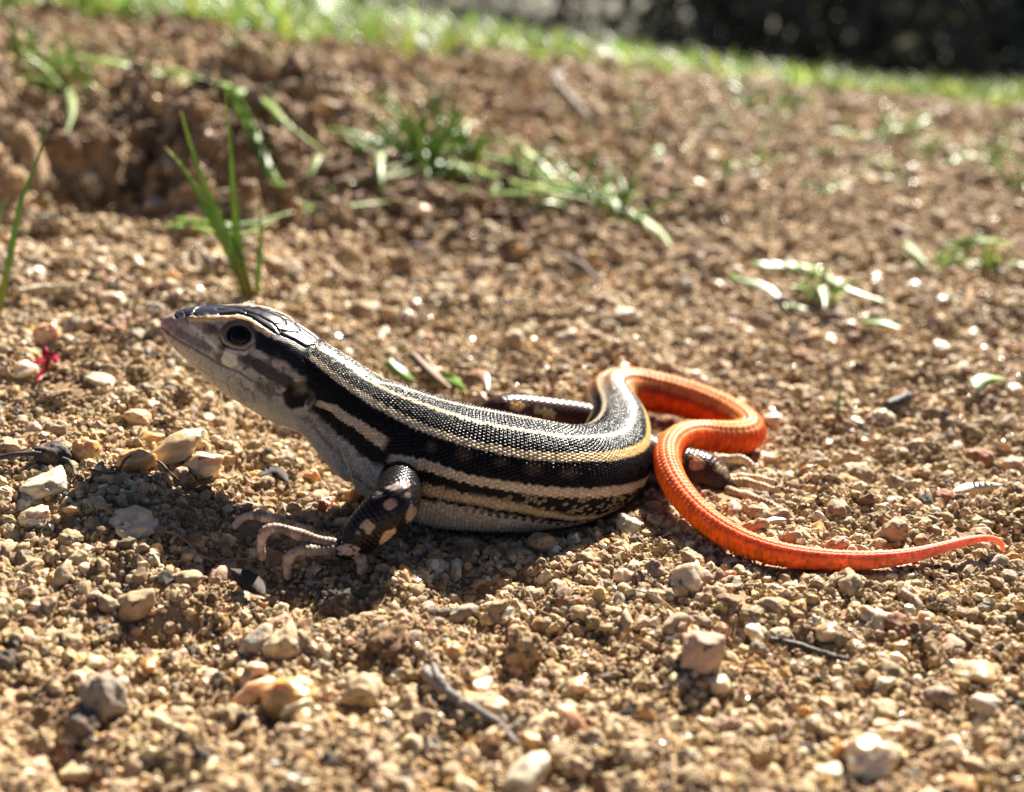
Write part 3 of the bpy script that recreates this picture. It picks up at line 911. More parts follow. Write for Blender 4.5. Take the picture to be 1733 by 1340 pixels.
    tube([(684,786,3.0,1.7),(680,802,-2.0,1.8),(676,824,-6.6,1.9),(672,842,-9.6,1.95),(664,856,-11.0,1.95),(640,878,-11.6,1.85),(612,905,-12.0,1.55),(592,924,-12.2,1.15),(576,928,-12.3,.80),(560,928,-12.4,.55)],
         104, arm_paint([(662,853,12,12,0,SPOT),(622,891,10,13,0,SPOT),(655,908,17,8,-50,(.55,.36,.19)),(588,931,18,10,15,(.42,.31,.25)),(697,868,8,15,0,SPOT),(672,822,20,5,-10,(.33,.24,.19)),(640,838,8,5,-30,(.2,.15,.13)),(606,902,4,4,0,(.2,.15,.11)),(690,838,5,4,0,(.25,.18,.13))], u0=-.8), step=.07, amp=.16, sc_=.46)
    fc, ft = (.20, .14, .10), (.58, .44, .33)
    for pts in ([(566,922,-12.2,.55),(527,911,-12.4,.50),(494,900,-12.5,.45),(468,893,-12.6,.43),(449,900,-12.7,.42),(442,917,-12.8,.40),(443,938,-12.7,.36),(448,958,-12.4,.18)],
                [(566,931,-12.6,.55),(525,931,-13.2,.48),(502,933,-13.5,.45),(489,945,-13.7,.43),(486,966,-13.7,.38),(488,988,-13.6,.18)],
                [(575,918,-11.6,.52),(530,903,-10.6,.46),(478,884,-9.8,.42),(435,873,-9.2,.40),(411,876,-9.0,.38),(398,890,-8.9,.33),(392,906,-8.7,.16)],
                [(585,930,-11.2,.5),(560,940,-9.6,.44),(545,946,-8.6,.40),(533,957,-8.2,.2)],
                [(600,935,-12.8,.55),(612,949,-13.2,.48),(612,962,-13.2,.42),(607,974,-13.2,.2)]):
        tube(pts, 30, toe_paint(fc, ft), step=.05, amp=.08, rings=.36)
    # near hind leg: folded, the foot pointing backwards
    tube([(1050,745,14,2.2),(1080,765,12.0,2.3),(1120,786,9.6,2.25),(1160,797,8.2,2.3),(1190,804,7.4,2.2),(1215,818,6.6,1.75),(1232,826,6.0,.95),(1246,828,5.6,.6)],
         104, arm_paint([(1178,783,12,11,20,(.50,.30,.15)),(1222,797,8,12,-40,(.42,.33,.20)),(1150,780,8,8,0,(.4,.3,.2))], under=(.46, .28, .21), base=(.055, .028, .020), u0=-.05), step=.07, amp=.16, sc_=.44)
    hc = (.46, .32, .18)
    for pts in ([(1228,818,6.4,.58),(1258,816,6.2,.48),(1290,824,5.4,.44),(1312,829,4.8,.40),(1324,827,4.5,.30),(1327,833,4.2,.15)],
                [(1230,832,5.0,.58),(1258,838,3.6,.48),(1282,846,1.8,.47),(1306,857,.9,.45),(1330,874,-.3,.40),(1342,891,-.9,.16)],
                [(1214,836,5.4,.6),(1222,854,4.0,.52),(1229,866,3.2,.46),(1230,878,2.8,.2)],
                [(1228,812,7.0,.55),(1262,808,8.0,.45),(1290,812,7.6,.41),(1312,818,7.0,.35),(1318,824,6.6,.15)],
                [(1205,795,8.0,.55),(1215,779,9.6,.48),(1241,776,10.4,.45),(1263,780,10.4,.42),(1274,791,9.8,.36),(1276,804,9.2,.15)]):
        tube(pts, 26, toe_paint(hc, (.62, .47, .29)), step=.05, amp=.11, rings=.38)
    # far hind leg: the knee shows over the back
    tube([(1030,728,16,2.0),(985,715,17,2.1),(925,704,16,1.9),(868,697,14,1.8),(838,699,13,1.5),(828,714,14,1.25),(850,730,16,1.1),(880,744,18,.9),(895,752,19,.6)],
         84, arm_paint([(877,688,14,8,8,(.60,.34,.13)),(925,697,16,7,15,(.58,.40,.20))], under=(.16, .045, .030), base=(.05, .022, .018), u0=.25), step=.08, amp=.16, sc_=.46)
    for dx, dy in ((0, 0), (12, 5), (-8, 10)):
        tube([(890,750,18.8,.5),(905 + dx,754 + dy,18.8,.42),(925 + dx,758 + dy,18.6,.3),(935 + dx,764 + dy,18.4,.15)], 16, toe_paint(hc, hc), step=.1, amp=.05, rings=.4)
    # far front leg, behind the chest
    tube([(650,765,4,2.0),(665,760,8,1.9),(690,757,12,1.6),(680,770,14,1.4),(655,785,15,1.1),(640,793,15.4,.7)], 48, arm_paint([]), step=.1, amp=.05, sc_=.34)
    for dx, dy in ((-20, 2), (-14, 10), (-4, 14), (-22, -6)):
        tube([(642,792,15.2,.5),(642 + dx, 794 + dy, 15.4, .42), (640 + 1.8 * dx, 797 + 1.6 * dy, 15.4, .2)], 16, toe_paint(fc, ft), step=.1, amp=.05, rings=.4)

    root = link('lizard', None, label='striped black and cream lizard with curled orange tail resting on gravelly soil', cat='lizard', loc=(0, 0, 0))
    me = mesh_from('lizard_body', np.concatenate(allV), np.concatenate(allQ), np.concatenate(allT), True,
                   {'Col': np.concatenate(allc), 'rough': np.concatenate(allr), 'sss': np.concatenate(alls), 'spec': np.concatenate(allp)})
    link('body', me, M_SKIN, root, label='slender striped body with four legs and an orange tail')
    # eyes
    m, nt, p = new_mat('eye')
    tc = node(nt, 'ShaderNodeTexCoord'); sx = node(nt, 'ShaderNodeSeparateXYZ')
    nt.links.new(tc.outputs['Object'], sx.inputs[0])
    dv = node(nt, 'ShaderNodeMath', operation='DIVIDE'); dv.inputs[1].default_value = 1.45 * S
    nt.links.new(sx.outputs['Z'], dv.inputs[0])
    nt.links.new(ramp(nt, dv.outputs[0], [(.62, (.006, .005, .004)), (.70, (.014, .009, .006)), (.86, (.010, .007, .005)), (.885, (.003, .003, .003))]).outputs[0], p.inputs['Base Color'])
    p.inputs['Roughness'].default_value = .12
    p.inputs['Specular IOR Level'].default_value = .12
    bm = bmesh.new()
    bmesh.ops.create_uvsphere(bm, u_segments=48, v_segments=32, radius=1.45 * S)
    me = bpy.data.meshes.new('eye'); bm.to_mesh(me); bm.free()
    me.polygons.foreach_set('use_smooth', [True] * len(me.polygons))
    for (c, n) in eyes:
        o = link('eye', me, m, root, loc=c)
        o.rotation_euler = Vector(n).to_track_quat('Z', 'Y').to_euler()
    return np.concatenate(allV)

LIZ = build_lizard()
print('lizard z', LIZ[:, 2].min(), 'verts', len(LIZ))

# ------------------------------------------------------------------ what the lizard leaves free above the ground
_cell = 0.5
_gx, _gy = np.floor((LIZ[:, 0] + 60) / _cell).astype(int), np.floor((LIZ[:, 1] + 60) / _cell).astype(int)
UNDER = np.full((260, 260), 1e3)
_ok = (_gx > 0) & (_gx < 259) & (_gy > 0) & (_gy < 259)
np.minimum.at(UNDER, (_gx[_ok], _gy[_ok]), LIZ[_ok, 2])

def under_h(x, y, r):
    """lowest part of the lizard above the disc (x, y, r)"""
    m = np.full(len(x), 1e3)
    for a in np.linspace(0, 2 * np.pi, 8, endpoint=False):
        for f in (0, .55, 1.0):
            i = np.clip(np.floor((x + r * f * np.cos(a) + 60) / _cell), 0, 259).astype(int)
            j = np.clip(np.floor((y + r * f * np.sin(a) + 60) / _cell), 0, 259).astype(int)
            m = np.minimum(m, UNDER[i, j])
    return m

# ------------------------------------------------------------------ stones
_ico = {}
def ico(sub):
    if sub not in _ico:
        bm = bmesh.new()
        bmesh.ops.create_icosphere(bm, subdivisions=sub, radius=1.0)
        v = np.array([x.co[:] for x in bm.verts]); f = np.array([[l.index for l in p.verts] for p in bm.faces])
        bm.free()
        _ico[sub] = (v / np.linalg.norm(v, axis=1)[:, None], f)
    return _ico[sub]

def rock(sub, seed, angular=0.7, rough=0.10, lump=0.18):
    """broken stone: a sphere cut by random planes, then worn and pitted"""
    r = np.random.default_rng(seed)
    d, f = ico(sub)
    n = r.normal(size=(13, 3)); n /= np.linalg.norm(n, axis=1)[:, None]
    h = r.uniform(.62, 1.0, 13)
    c = d @ n.T
    rad = np.min(np.where(c > .08, h / np.maximum(c, .08), 9), 1).clip(.5, 1.35)
    rad = angular * rad + (1 - angular) * .9
    rad *= 1 + lump * vnoise(d * 1.3 + seed * 3.1) + rough * fbm(d * 3.4 + seed * 7.7, 3)
    v = d * rad[:, None]
    v -= (v.max(0) + v.min(0)) / 2
    return v / np.abs(v).max(0), f

def rotm(r, tilt=.35):
    a, b, c = r.uniform(0, 2 * np.pi), r.normal(0, tilt), r.normal(0, tilt)
    ca, sa, cb, sb, cc, sn = math.cos(a), math.sin(a), math.cos(b), math.sin(b), math.cos(c), math.sin(c)
    return np.array([[1, 0, 0], [0, cb, -sb], [0, sb, cb]]) @ np.array([[cc, 0, sn], [0, 1, 0], [-sn, 0, cc]]) @ np.array([[ca, -sa, 0], [sa, ca, 0], [0, 0, 1]])

PAL = {  # real-world stone colours
 'tan': (.40, .28, .152), 'sand': (.50, .37, .215), 'cream': (.63, .49, .29), 'white': (.68, .585, .43), 'peach': (.66, .43, .24),
 'honey': (.60, .39, .16), 'amber': (.50, .25, .07), 'pink': (.56, .37, .25), 'grey': (.33, .28, .21), 'dark': (.09, .075, .06),
 'black': (.022, .019, .018), 'rust': (.36, .14, .06), 'brown': (.22, .125, .062), 'olive': (.31, .235, .115), 'mauve': (.36, .25, .18)}
QUARTZ = ('cream', 'white', 'peach', 'honey', 'amber')

NVAR = 16
VAR = []
for k in range(NVAR):
    v, f = rock(4, 100 + k, angular=(.85, .55, .35)[k % 3], rough=(.07, .10, .13)[k % 3])
    VAR.append(mesh_from('pebble_shape', v, None, f, k % 3 != 0 or True))
CLODV = []
for k in range(5):
    v, f = rock(5, 300 + k, angular=.25, rough=.34, lump=.3)
    CLODV.append(mesh_from('clod_shape', v, None, f, True))

TAKEN = []      # (x, y, r) of the single stones
def single_stone(name, c, size, colour, label, cat, group=None, mat=None, seed=0, clod=False, rz=None):
    r = np.random.default_rng(seed + 11)
    me = CLODV[seed % 5] if clod else VAR[seed % NVAR]
    o = bpy.data.objects.new(name, me)
    sc.collection.objects.link(o)
    if not me.materials: me.materials.append(M_STONE)
    o.material_slots[0].link = 'OBJECT'
    o.material_slots[0].material = mat
    o.location = np.asarray(c) * S
    o.scale = size          # meshes already carry the millimetre factor
    o.rotation_euler = (r.normal(0, .25), r.normal(0, .25), r.uniform(0, 6.28) if rz is None else rz)
    col = np.array(PAL[colour]) * r.uniform(.9, 1.1)
    o.color = (*np.clip(col, 0, 1), 1)
    o['label'] = label; o['category'] = cat
    if group: o['group'] = group
    TAKEN.append((c[0], c[1], max(size[0], size[1])))
    return o

def px_scale(P):
    return FPX / ((np.asarray(P) - CAM) @ FWD)

HAND = [ # x, y, width, height in the photo, colour, shape, label
 (479,1088,72,64,'cream','p','large rounded cream pebble with a beige foot, right of the dark bark flake'),
 (179,1178,78,88,'grey','s','upright grey-brown stone slab standing in the loose gravel'),
 (141,1226,66,52,'dark','s','dark block of stone with a pale top leaning on the grey slab'),
 (488,1177,104,74,'honey','q','big glassy honey-coloured pebble beside a straw splinter'),
 (433,1170,74,56,'peach','q','pale peach glassy pebble touching the big honey pebble'),
 (234,1020,72,48,'sand','s','blocky sand-coloured stone with a flat top in front of the shadow'),
 (311,977,62,32,'tan','s','long flat tan stone in front of the lizard hand'),
 (53,962,52,32,'cream','s','cream stone with a rosy side in the left gravel'),
 (58,872,54,32,'white','q','clear whitish pebble below the white chalky stone'),
 (228,884,98,58,'white','s','broad whitish slab lying in the shadow of the head'),
 (333,918,28,22,'peach','s','small peach pebble catching the sun inside the head shadow'),
 (243,1128,48,24,'amber','q','flat glassy orange-brown pebble'),
 (11,1118,42,42,'dark','s','dark grey pebble at the edge of the gravel'),
 (132,946,42,30,'cream','s','cream pebble behind the pinkish gravel'),
 (121,912,48,32,'olive','s','olive-tan rounded pebble near the head shadow'),
 (614,1168,70,64,'sand','p','smooth beige pebble shaped like a blunt tooth'),
 (886,1098,76,76,'tan','c','tall tan crumb of soil and stone in the sunlit strip'),
 (640,1090,118,66,'brown','c','wide reddish-brown soil clod in front of the black clod'),
 (573,1022,74,72,'dark','c','blackish crumbly soil clod under the lizard elbow'),
 (678,1044,34,24,'pink','p','small rosy white pebble at the edge of the body shadow'),
 (784,1037,52,36,'grey','s','grey-green speckled pebble on the shadow line'),
 (842,1030,42,30,'tan','s','tan pebble tucked on the shadow line by a rootlet'),
 (919,978,26,44,'white','s','upright pale chip standing in the body shadow'),
 (917,921,54,46,'tan','s','square tan stone right under the lizard belly'),
 (1056,978,40,38,'white','q','clear white quartz bit beside the tail shadow'),
 (1108,962,42,34,'mauve','s','mauve-brown pebble under the bend of the tail'),
 (1120,926,40,34,'sand','c','rounded sandy crumb below the tail bend'),
 (1158,978,62,62,'white','q','large cloudy white quartz below the orange tail'),
 (809,1163,54,28,'white','q','brilliant white wedge of quartz beside the forked twig'),
 (838,1200,64,44,'cream','q','translucent cream pebble against the forked twig'),
 (874,1180,54,46,'brown','s','brown pebble behind the translucent cream one'),
 (886,1315,106,48,'white','p','big smooth white pebble with a pink tinge'),
 (725,1266,38,28,'white','p','small white pebble below the forked twig'),
 (916,1164,38,32,'pink','s','dull pink pebble right of the brown pebble'),
 (974,1162,48,36,'cream','q','cream quartz wedge near a thin rootlet'),
 (766,1102,42,38,'honey','q','yellowish glassy pebble left of the tall tan crumb'),
 (1022,1148,32,18,'dark','s','small dark slaty flake lying flat'),
 (1188,1100,80,78,'pink','p','large round pinkish-tan pebble on a dark hollow'),
 (1212,1154,48,32,'white','q','pale glassy pebble at the foot of the large pinkish one'),
 (1281,1098,34,40,'grey','s','grey-white pebble at the thick end of the black twig'),
 (1272,1040,44,32,'olive','s','grey-olive pebble below the middle of the tail'),
 (1516,1056,64,46,'rust','s','dark rusty stone below the thin end of the tail'),
 (1566,1056,50,40,'cream','q','yellow-cream glassy pebble leaning on the rusty stone'),
 (1648,1138,78,38,'cream','q','long cream pebble with a glazed top'),
 (1678,1192,74,32,'white','s','flat bright white stone in the right gravel'),
 (1590,1176,58,32,'mauve','p','shiny mauve-grey pebble beside the flat bright white stone'),
 (1474,1284,92,84,'white','q','very large frosted quartz pebble'),
 (1429,1276,46,54,'amber','q','orange-brown pebble pressed against the frosted quartz'),
 (1403,1308,58,38,'white','p','grey-white rounded pebble beside the orange-brown one'),
 (1319,1080,48,32,'cream','p','cream pebble lying over the black twig'),
 (1400,1070,44,34,'cream','q','clear crystal-like pebble behind the black twig'),
 (1623,1328,62,38,'amber','s','orange-brown pebble in the nearest gravel'),
 (1232,974,32,24,'rust','q','small red-orange pebble beside the cloudy quartz'),
 (1495,1156,40,20,'white','s','thin white chip lying flat in the gravel'),
 (1506,896,58,46,'sand','p','egg-shaped beige pebble behind the tail'),
 (1451,1096,32,28,'cream','q','small clear pebble near the thin end of the black twig'),
 (83,566,50,52,'peach','q','angular peach crystal standing in the slope'),
 (42,602,38,32,'cream','q','round cream glassy pebble left of the peach crystal'),
 (37,627,50,32,'white','q','white glassy pebble above the crimson petal'),
 (171,646,58,32,'white','s','flat white stone with an orange rim on the slope'),
 (232,634,44,40,'olive','c','cone-shaped olive crumb right of the flat white stone'),
 (89,768,66,44,'black','p','glossy black pebble with a wrinkled top'),
 (147,762,48,56,'honey','q','upright honey pebble against the black one'),
 (191,508,54,34,'white','q','sparkling white pebble left of the lizard snout'),
 (75,819,84,40,'white','s','chalky white stone with a broken dark side'),
 (91,678,68,42,'tan','c','rounded tan crumb below the crimson petal'),
 (232,706,48,32,'peach','s','orange-tan pebble below the lizard chin'),
 (229,778,74,46,'honey','q','yellowish quartz with dark specks above the black rootlet'),
 (301,754,98,52,'cream','q','wide pale quartz stone under the throat'),
 (345,786,70,46,'white','q','whitish quartz with a dark hollow in front of the chest'),
 (301,803,42,34,'pink','s','rosy tan pebble at the end of the black rootlet'),
 (16,760,48,46,'peach','s','orange-tan pebble beside the dark rootlets'),
 (295,712,42,32,'sand','c','sandy crumb between the pale quartz and the chin'),
 (310,668,42,42,'tan','c','upright tan crumb under the lizard jaw'),
 (125,552,40,34,'grey','s','grey-brown pebble above the flat white stone'),
 (591,840,34,32,'honey','q','amber quartz bit against the lizard chest'),
 (549,851,34,24,'rust','q','reddish orange pebble left of the lizard arm'),
 (528,806,30,32,'peach','q','peach quartz bit near the lizard neck'),
 (1659,777,56,40,'rust','s','blurred reddish stone on the far right slope'),
 (1719,788,48,32,'pink','s','pinkish white stone beside the reddish one'),
 (1304,766,54,32,'white','s','dazzling white stone behind the tail loop'),
 (1446,803,62,42,'sand','s','sand-coloured stone behind the hind foot'),
 (1375,784,52,38,'tan','s','tan stone between the tail loop and the sand-coloured stone'),
 (1596,840,44,30,'rust','p','red-brown pebble beside the pale seed husk'),
 (1707,711,30,28,'white','p','small round white pebble on the slope behind the tail tip'),
 (1439,773,30,26,'pink','s','small pink pebble on the slope behind the hind foot'),
 (862,578,56,40,'sand','s','broad sand-coloured stone behind the lizard back'),
 (1060,535,54,30,'white','s','bright whitish stone behind the base of the tail'),
]
MATS = {'p': M_STONE, 's': M_STONE, 'q': M_QUARTZ, 'c': M_CLOD}
for k, (x, y, w, h, colour, shp, label) in enumerate(HAND):
    P = ground_px(x, y + .30 * h)
    if P is None: continue
    s = px_scale(P)
    hw, hh = w / s / 2, h / s / 2
    r = np.random.default_rng(k)
    dep = hw * r.uniform(.75, 1.0)
    u = under_h(np.array([P[0]]), np.array([P[1]]), np.array([hw]))[0]
    zc = P[2] + hh * .42
    if zc + hh > u: zc = u - hh
    name = 'soil_clod' if shp == 'c' else 'pebble'
    single_stone(name, (P[0], P[1] + .15 * dep, zc), (hw, dep, hh * 1.05), colour, label, 'clod' if shp == 'c' else 'pebble', None,
                 MATS[shp], seed=k * 7 + 3, clod=shp == 'c', rz=r.uniform(-.35, .35) + (math.pi if k % 2 else 0))

# unnamed pebbles of ordinary looks: only their place tells them apart
KINDS = [('tan', 's', 'ordinary dull tan pebble half sunk in the sandy soil', 'dull tan pebbles'),
         ('cream', 'q', 'ordinary small cream quartz pebble lying loose on the soil', 'cream quartz pebbles'),
         ('white', 'q', 'ordinary small whitish quartz pebble lying loose on the soil', 'whitish quartz pebbles'),
         ('pink', 's', 'ordinary small pinkish pebble among the tan gravel', 'pinkish pebbles'),
         ('honey', 'q', 'ordinary small honey-yellow pebble among the tan gravel', 'honey-yellow pebbles'),
         ('grey', 's', 'ordinary small grey pebble among the tan gravel', 'grey pebbles'),
         ('sand', 's', 'ordinary sandy beige pebble lying on the soil', 'sandy beige pebbles'),
         ('sand', 'c', 'ordinary crumb of sandy soil lying on the ground', 'soil crumbs')]
WK = np.array([.22, .10, .05, .09, .10, .06, .20, .18])
CUTS = (' with ', ' beside ', ' in ', ' right ', ' standing', ' leaning', ' touching', ' lying', ' catching', ' at ', ' behind ', ' near ', ' below ', ' under ', ' tucked', ' against ', ' pressed', ' shaped', ' on ', ' by ', ' left ', ' above ', ' between ', ' among ')
MARKS = []
for (x, y, w, h, colour, shp, lab) in HAND:
    P = ground_px(x, y + .3 * h)
    cut = min([lab.find(c) for c in CUTS if lab.find(c) > 0] + [len(lab)])
    if P is not None: MARKS.append((P[0], P[1], lab[:cut].strip(' ,')))
NOUN = ['dull tan pebble', 'small cream quartz pebble', 'small whitish quartz pebble', 'small pinkish pebble', 'small honey-yellow pebble', 'small grey pebble', 'sandy beige pebble', 'crumb of sandy soil']
USED = set()
def near_label(k, P, plain):
    for (mx, my, nm) in sorted(MARKS, key=lambda m: (m[0] - P[0]) ** 2 + (m[1] - P[1]) ** 2)[:3]:
        dx, dy = P[0] - mx, P[1] - my
        if math.hypot(dx, dy) > 9: break
        rel = ('right of' if dx > 0 else 'left of') if abs(dx) > abs(dy) else ('behind' if dy > 0 else 'in front of')
        if (k, rel, nm) in USED: continue
        USED.add((k, rel, nm))
        return '%s just %s the %s' % (NOUN[k], rel, nm)
    return plain
made, guard = 0, 0
while made < 205 and guard < 6000:
    guard += 1
    x_, y_ = rng.uniform(-40, 1773), rng.uniform(150, 1360) if rng.random() < .8 else rng.uniform(900, 1360)
    P = ground_px(x_, y_)
    if P is None or P[1] > 250: continue
    near = np.interp(P[1], [-50, 20, 120, 250], [0, .15, .55, 1])
    hw = rng.uniform(.65, 1.25) * (1 + 1.3 * near)
    if any((P[0] - a) ** 2 + (P[1] - b) ** 2 < (1.05 * (hw + c)) ** 2 for a, b, c in TAKEN): continue
    hh = hw * rng.uniform(.5, .85)
    if under_h(np.array([P[0]]), np.array([P[1]]), np.array([hw]))[0] < P[2] + hh * 1.3: continue
    k = rng.choice(len(KINDS), p=WK)
    colour, shp, label, group = KINDS[k]
    label = near_label(k, P, label)
    single_stone('soil_clod' if shp == 'c' else 'pebble', (P[0], P[1], P[2] + hh * .25), (hw, hw * rng.uniform(.7, 1), hh), colour, label, 'clod' if shp == 'c' else 'pebble', group, MATS[shp], seed=1000 + made, clod=shp == 'c')
    made += 1

# ------------------------------------------------------------------ gravel and crumbs: too many to count
def scatter(n, y0, y1, r0, r1, power, sub, nvar, smooth_, name, label, xmul=.58, seed=1, embed=.15, tall=(.5, .9)):
    r = np.random.default_rng(seed)
    y = y0 + (y1 - y0) * r.random(n) ** power
    hw = 52 + xmul * np.maximum(y + 55, 0)
    x = r.uniform(-1, 1, n) * hw
    # gravel lies in drifts
    dens = fbm(np.stack([x, y, np.zeros(n)], 1) / 9.0 + 200, 3)
    keep = r.random(n) < np.clip(.62 + .55 * dens, .12, 1)
    x, y = x[keep], y[keep]; n = len(x)
    rad = np.exp(r.uniform(np.log(r0), np.log(r1), n)) * (1 + np.clip(y, 0, 400) * .006)
    gz = ground_h(x, y)
    u = under_h(x, y, rad)
    hh = rad * r.uniform(*tall, n)
    z = gz + hh * embed
    low = z + hh > u - .02
    z = np.where(low, u - .02 - hh, z)
    k = z > gz - 2.5
    T_ = np.array(TAKEN)
    ok = np.ones(n, bool)
    if len(T_):
        for (a, b, c) in T_:
            ok &= (x - a) ** 2 + (y - b) ** 2 > (.8 * c) ** 2
    k &= ok
    x, y, z, rad, hh = x[k], y[k], z[k], rad[k], hh[k]; n = len(x)
    names = list(PAL)
    p = np.array([dict(tan=.27, sand=.25, cream=.13, white=.07, peach=.06, honey=.05, amber=.02, pink=.05, grey=.03, dark=.012, black=.005, rust=.012, brown=.04, olive=.04, mauve=.02).get(q, 0) for q in names]); p /= p.sum()
    ci = r.choice(len(names), n, p=p)
    base = np.array([PAL[q] for q in names])[ci] * r.uniform(.8, 1.2, n)[:, None]
    isq = np.array([q in QUARTZ for q in names])[ci] & (r.random(n) < np.where(y > 55, .3, .7))
    var = r.integers(0, nvar, n)
    Vs, Fs, Cs, Rs, Ss = [], [], [], [], []
    off = 0
    for v_ in range(nvar):
        idx = np.where(var == v_)[0]
        if not len(idx): continue
        bv, bf = rock(sub, 500 + 31 * seed + v_, angular=(.95, .75, .5)[v_ % 3], rough=.16, lump=.28)
        a = r.uniform(0, 2 * np.pi, len(idx)); ca, sa = np.cos(a), np.sin(a)
        el = r.uniform(.5, 1.0, len(idx))
        lx = bv[None, :, 0] * rad[idx, None]; ly = bv[None, :, 1] * (rad * 1.0)[idx, None] * el[:, None]; lz = bv[None, :, 2] * hh[idx, None]
        t1, t2 = r.normal(0, .35, len(idx)), r.normal(0, .35, len(idx))
        lz2 = lz + lx * np.sin(t1)[:, None] * .6 + ly * np.sin(t2)[:, None] * .6
        vx = lx * ca[:, None] - ly * sa[:, None] + x[idx, None]
        vy = lx * sa[:, None] + ly * ca[:, None] + y[idx, None]
        vz = lz2 + z[idx, None]
        Vs.append(np.stack([vx, vy, vz], 2).reshape(-1, 3))
        Fs.append((bf[None] + (np.arange(len(idx)) * len(bv))[:, None, None] + off).reshape(-1, 3))
        off += len(idx) * len(bv)
        Cs.append(np.repeat(base[idx], len(bv), 0)); Rs.append(np.repeat(np.where(isq[idx], r.uniform(.14, .42, len(idx)), .8), len(bv))); Ss.append(np.repeat(np.where(isq[idx], .5, 0), len(bv)))
    me = mesh_from(name, np.concatenate(Vs), None, np.concatenate(Fs), smooth_, {'Col': np.concatenate(Cs), 'rough': np.concatenate(Rs), 'sss': np.concatenate(Ss)})
    link(name, me, M_GRAIN, kind='stuff', label=label)
    print(name, n, 'tris', sum(len(f) for f in Fs))

scatter(9000, -54, 75, .30, .80, 1.0, 2, 16, True, 'gravel', 'loose tan and cream gravel grains around the lizard', seed=2, embed=.1, tall=(.55, 1.0))
scatter(2300, -54, 75, .65, 1.35, 1.0, 3, 14, True, 'gravel', 'larger angular grains half sunk around the lizard', seed=6, embed=.08, tall=(.55, 1.0))
scatter(5200, 60, 300, .45, 1.1, 1.0, 2, 10, True, 'gravel', 'coarser tan gravel grains over the slope behind', seed=3)

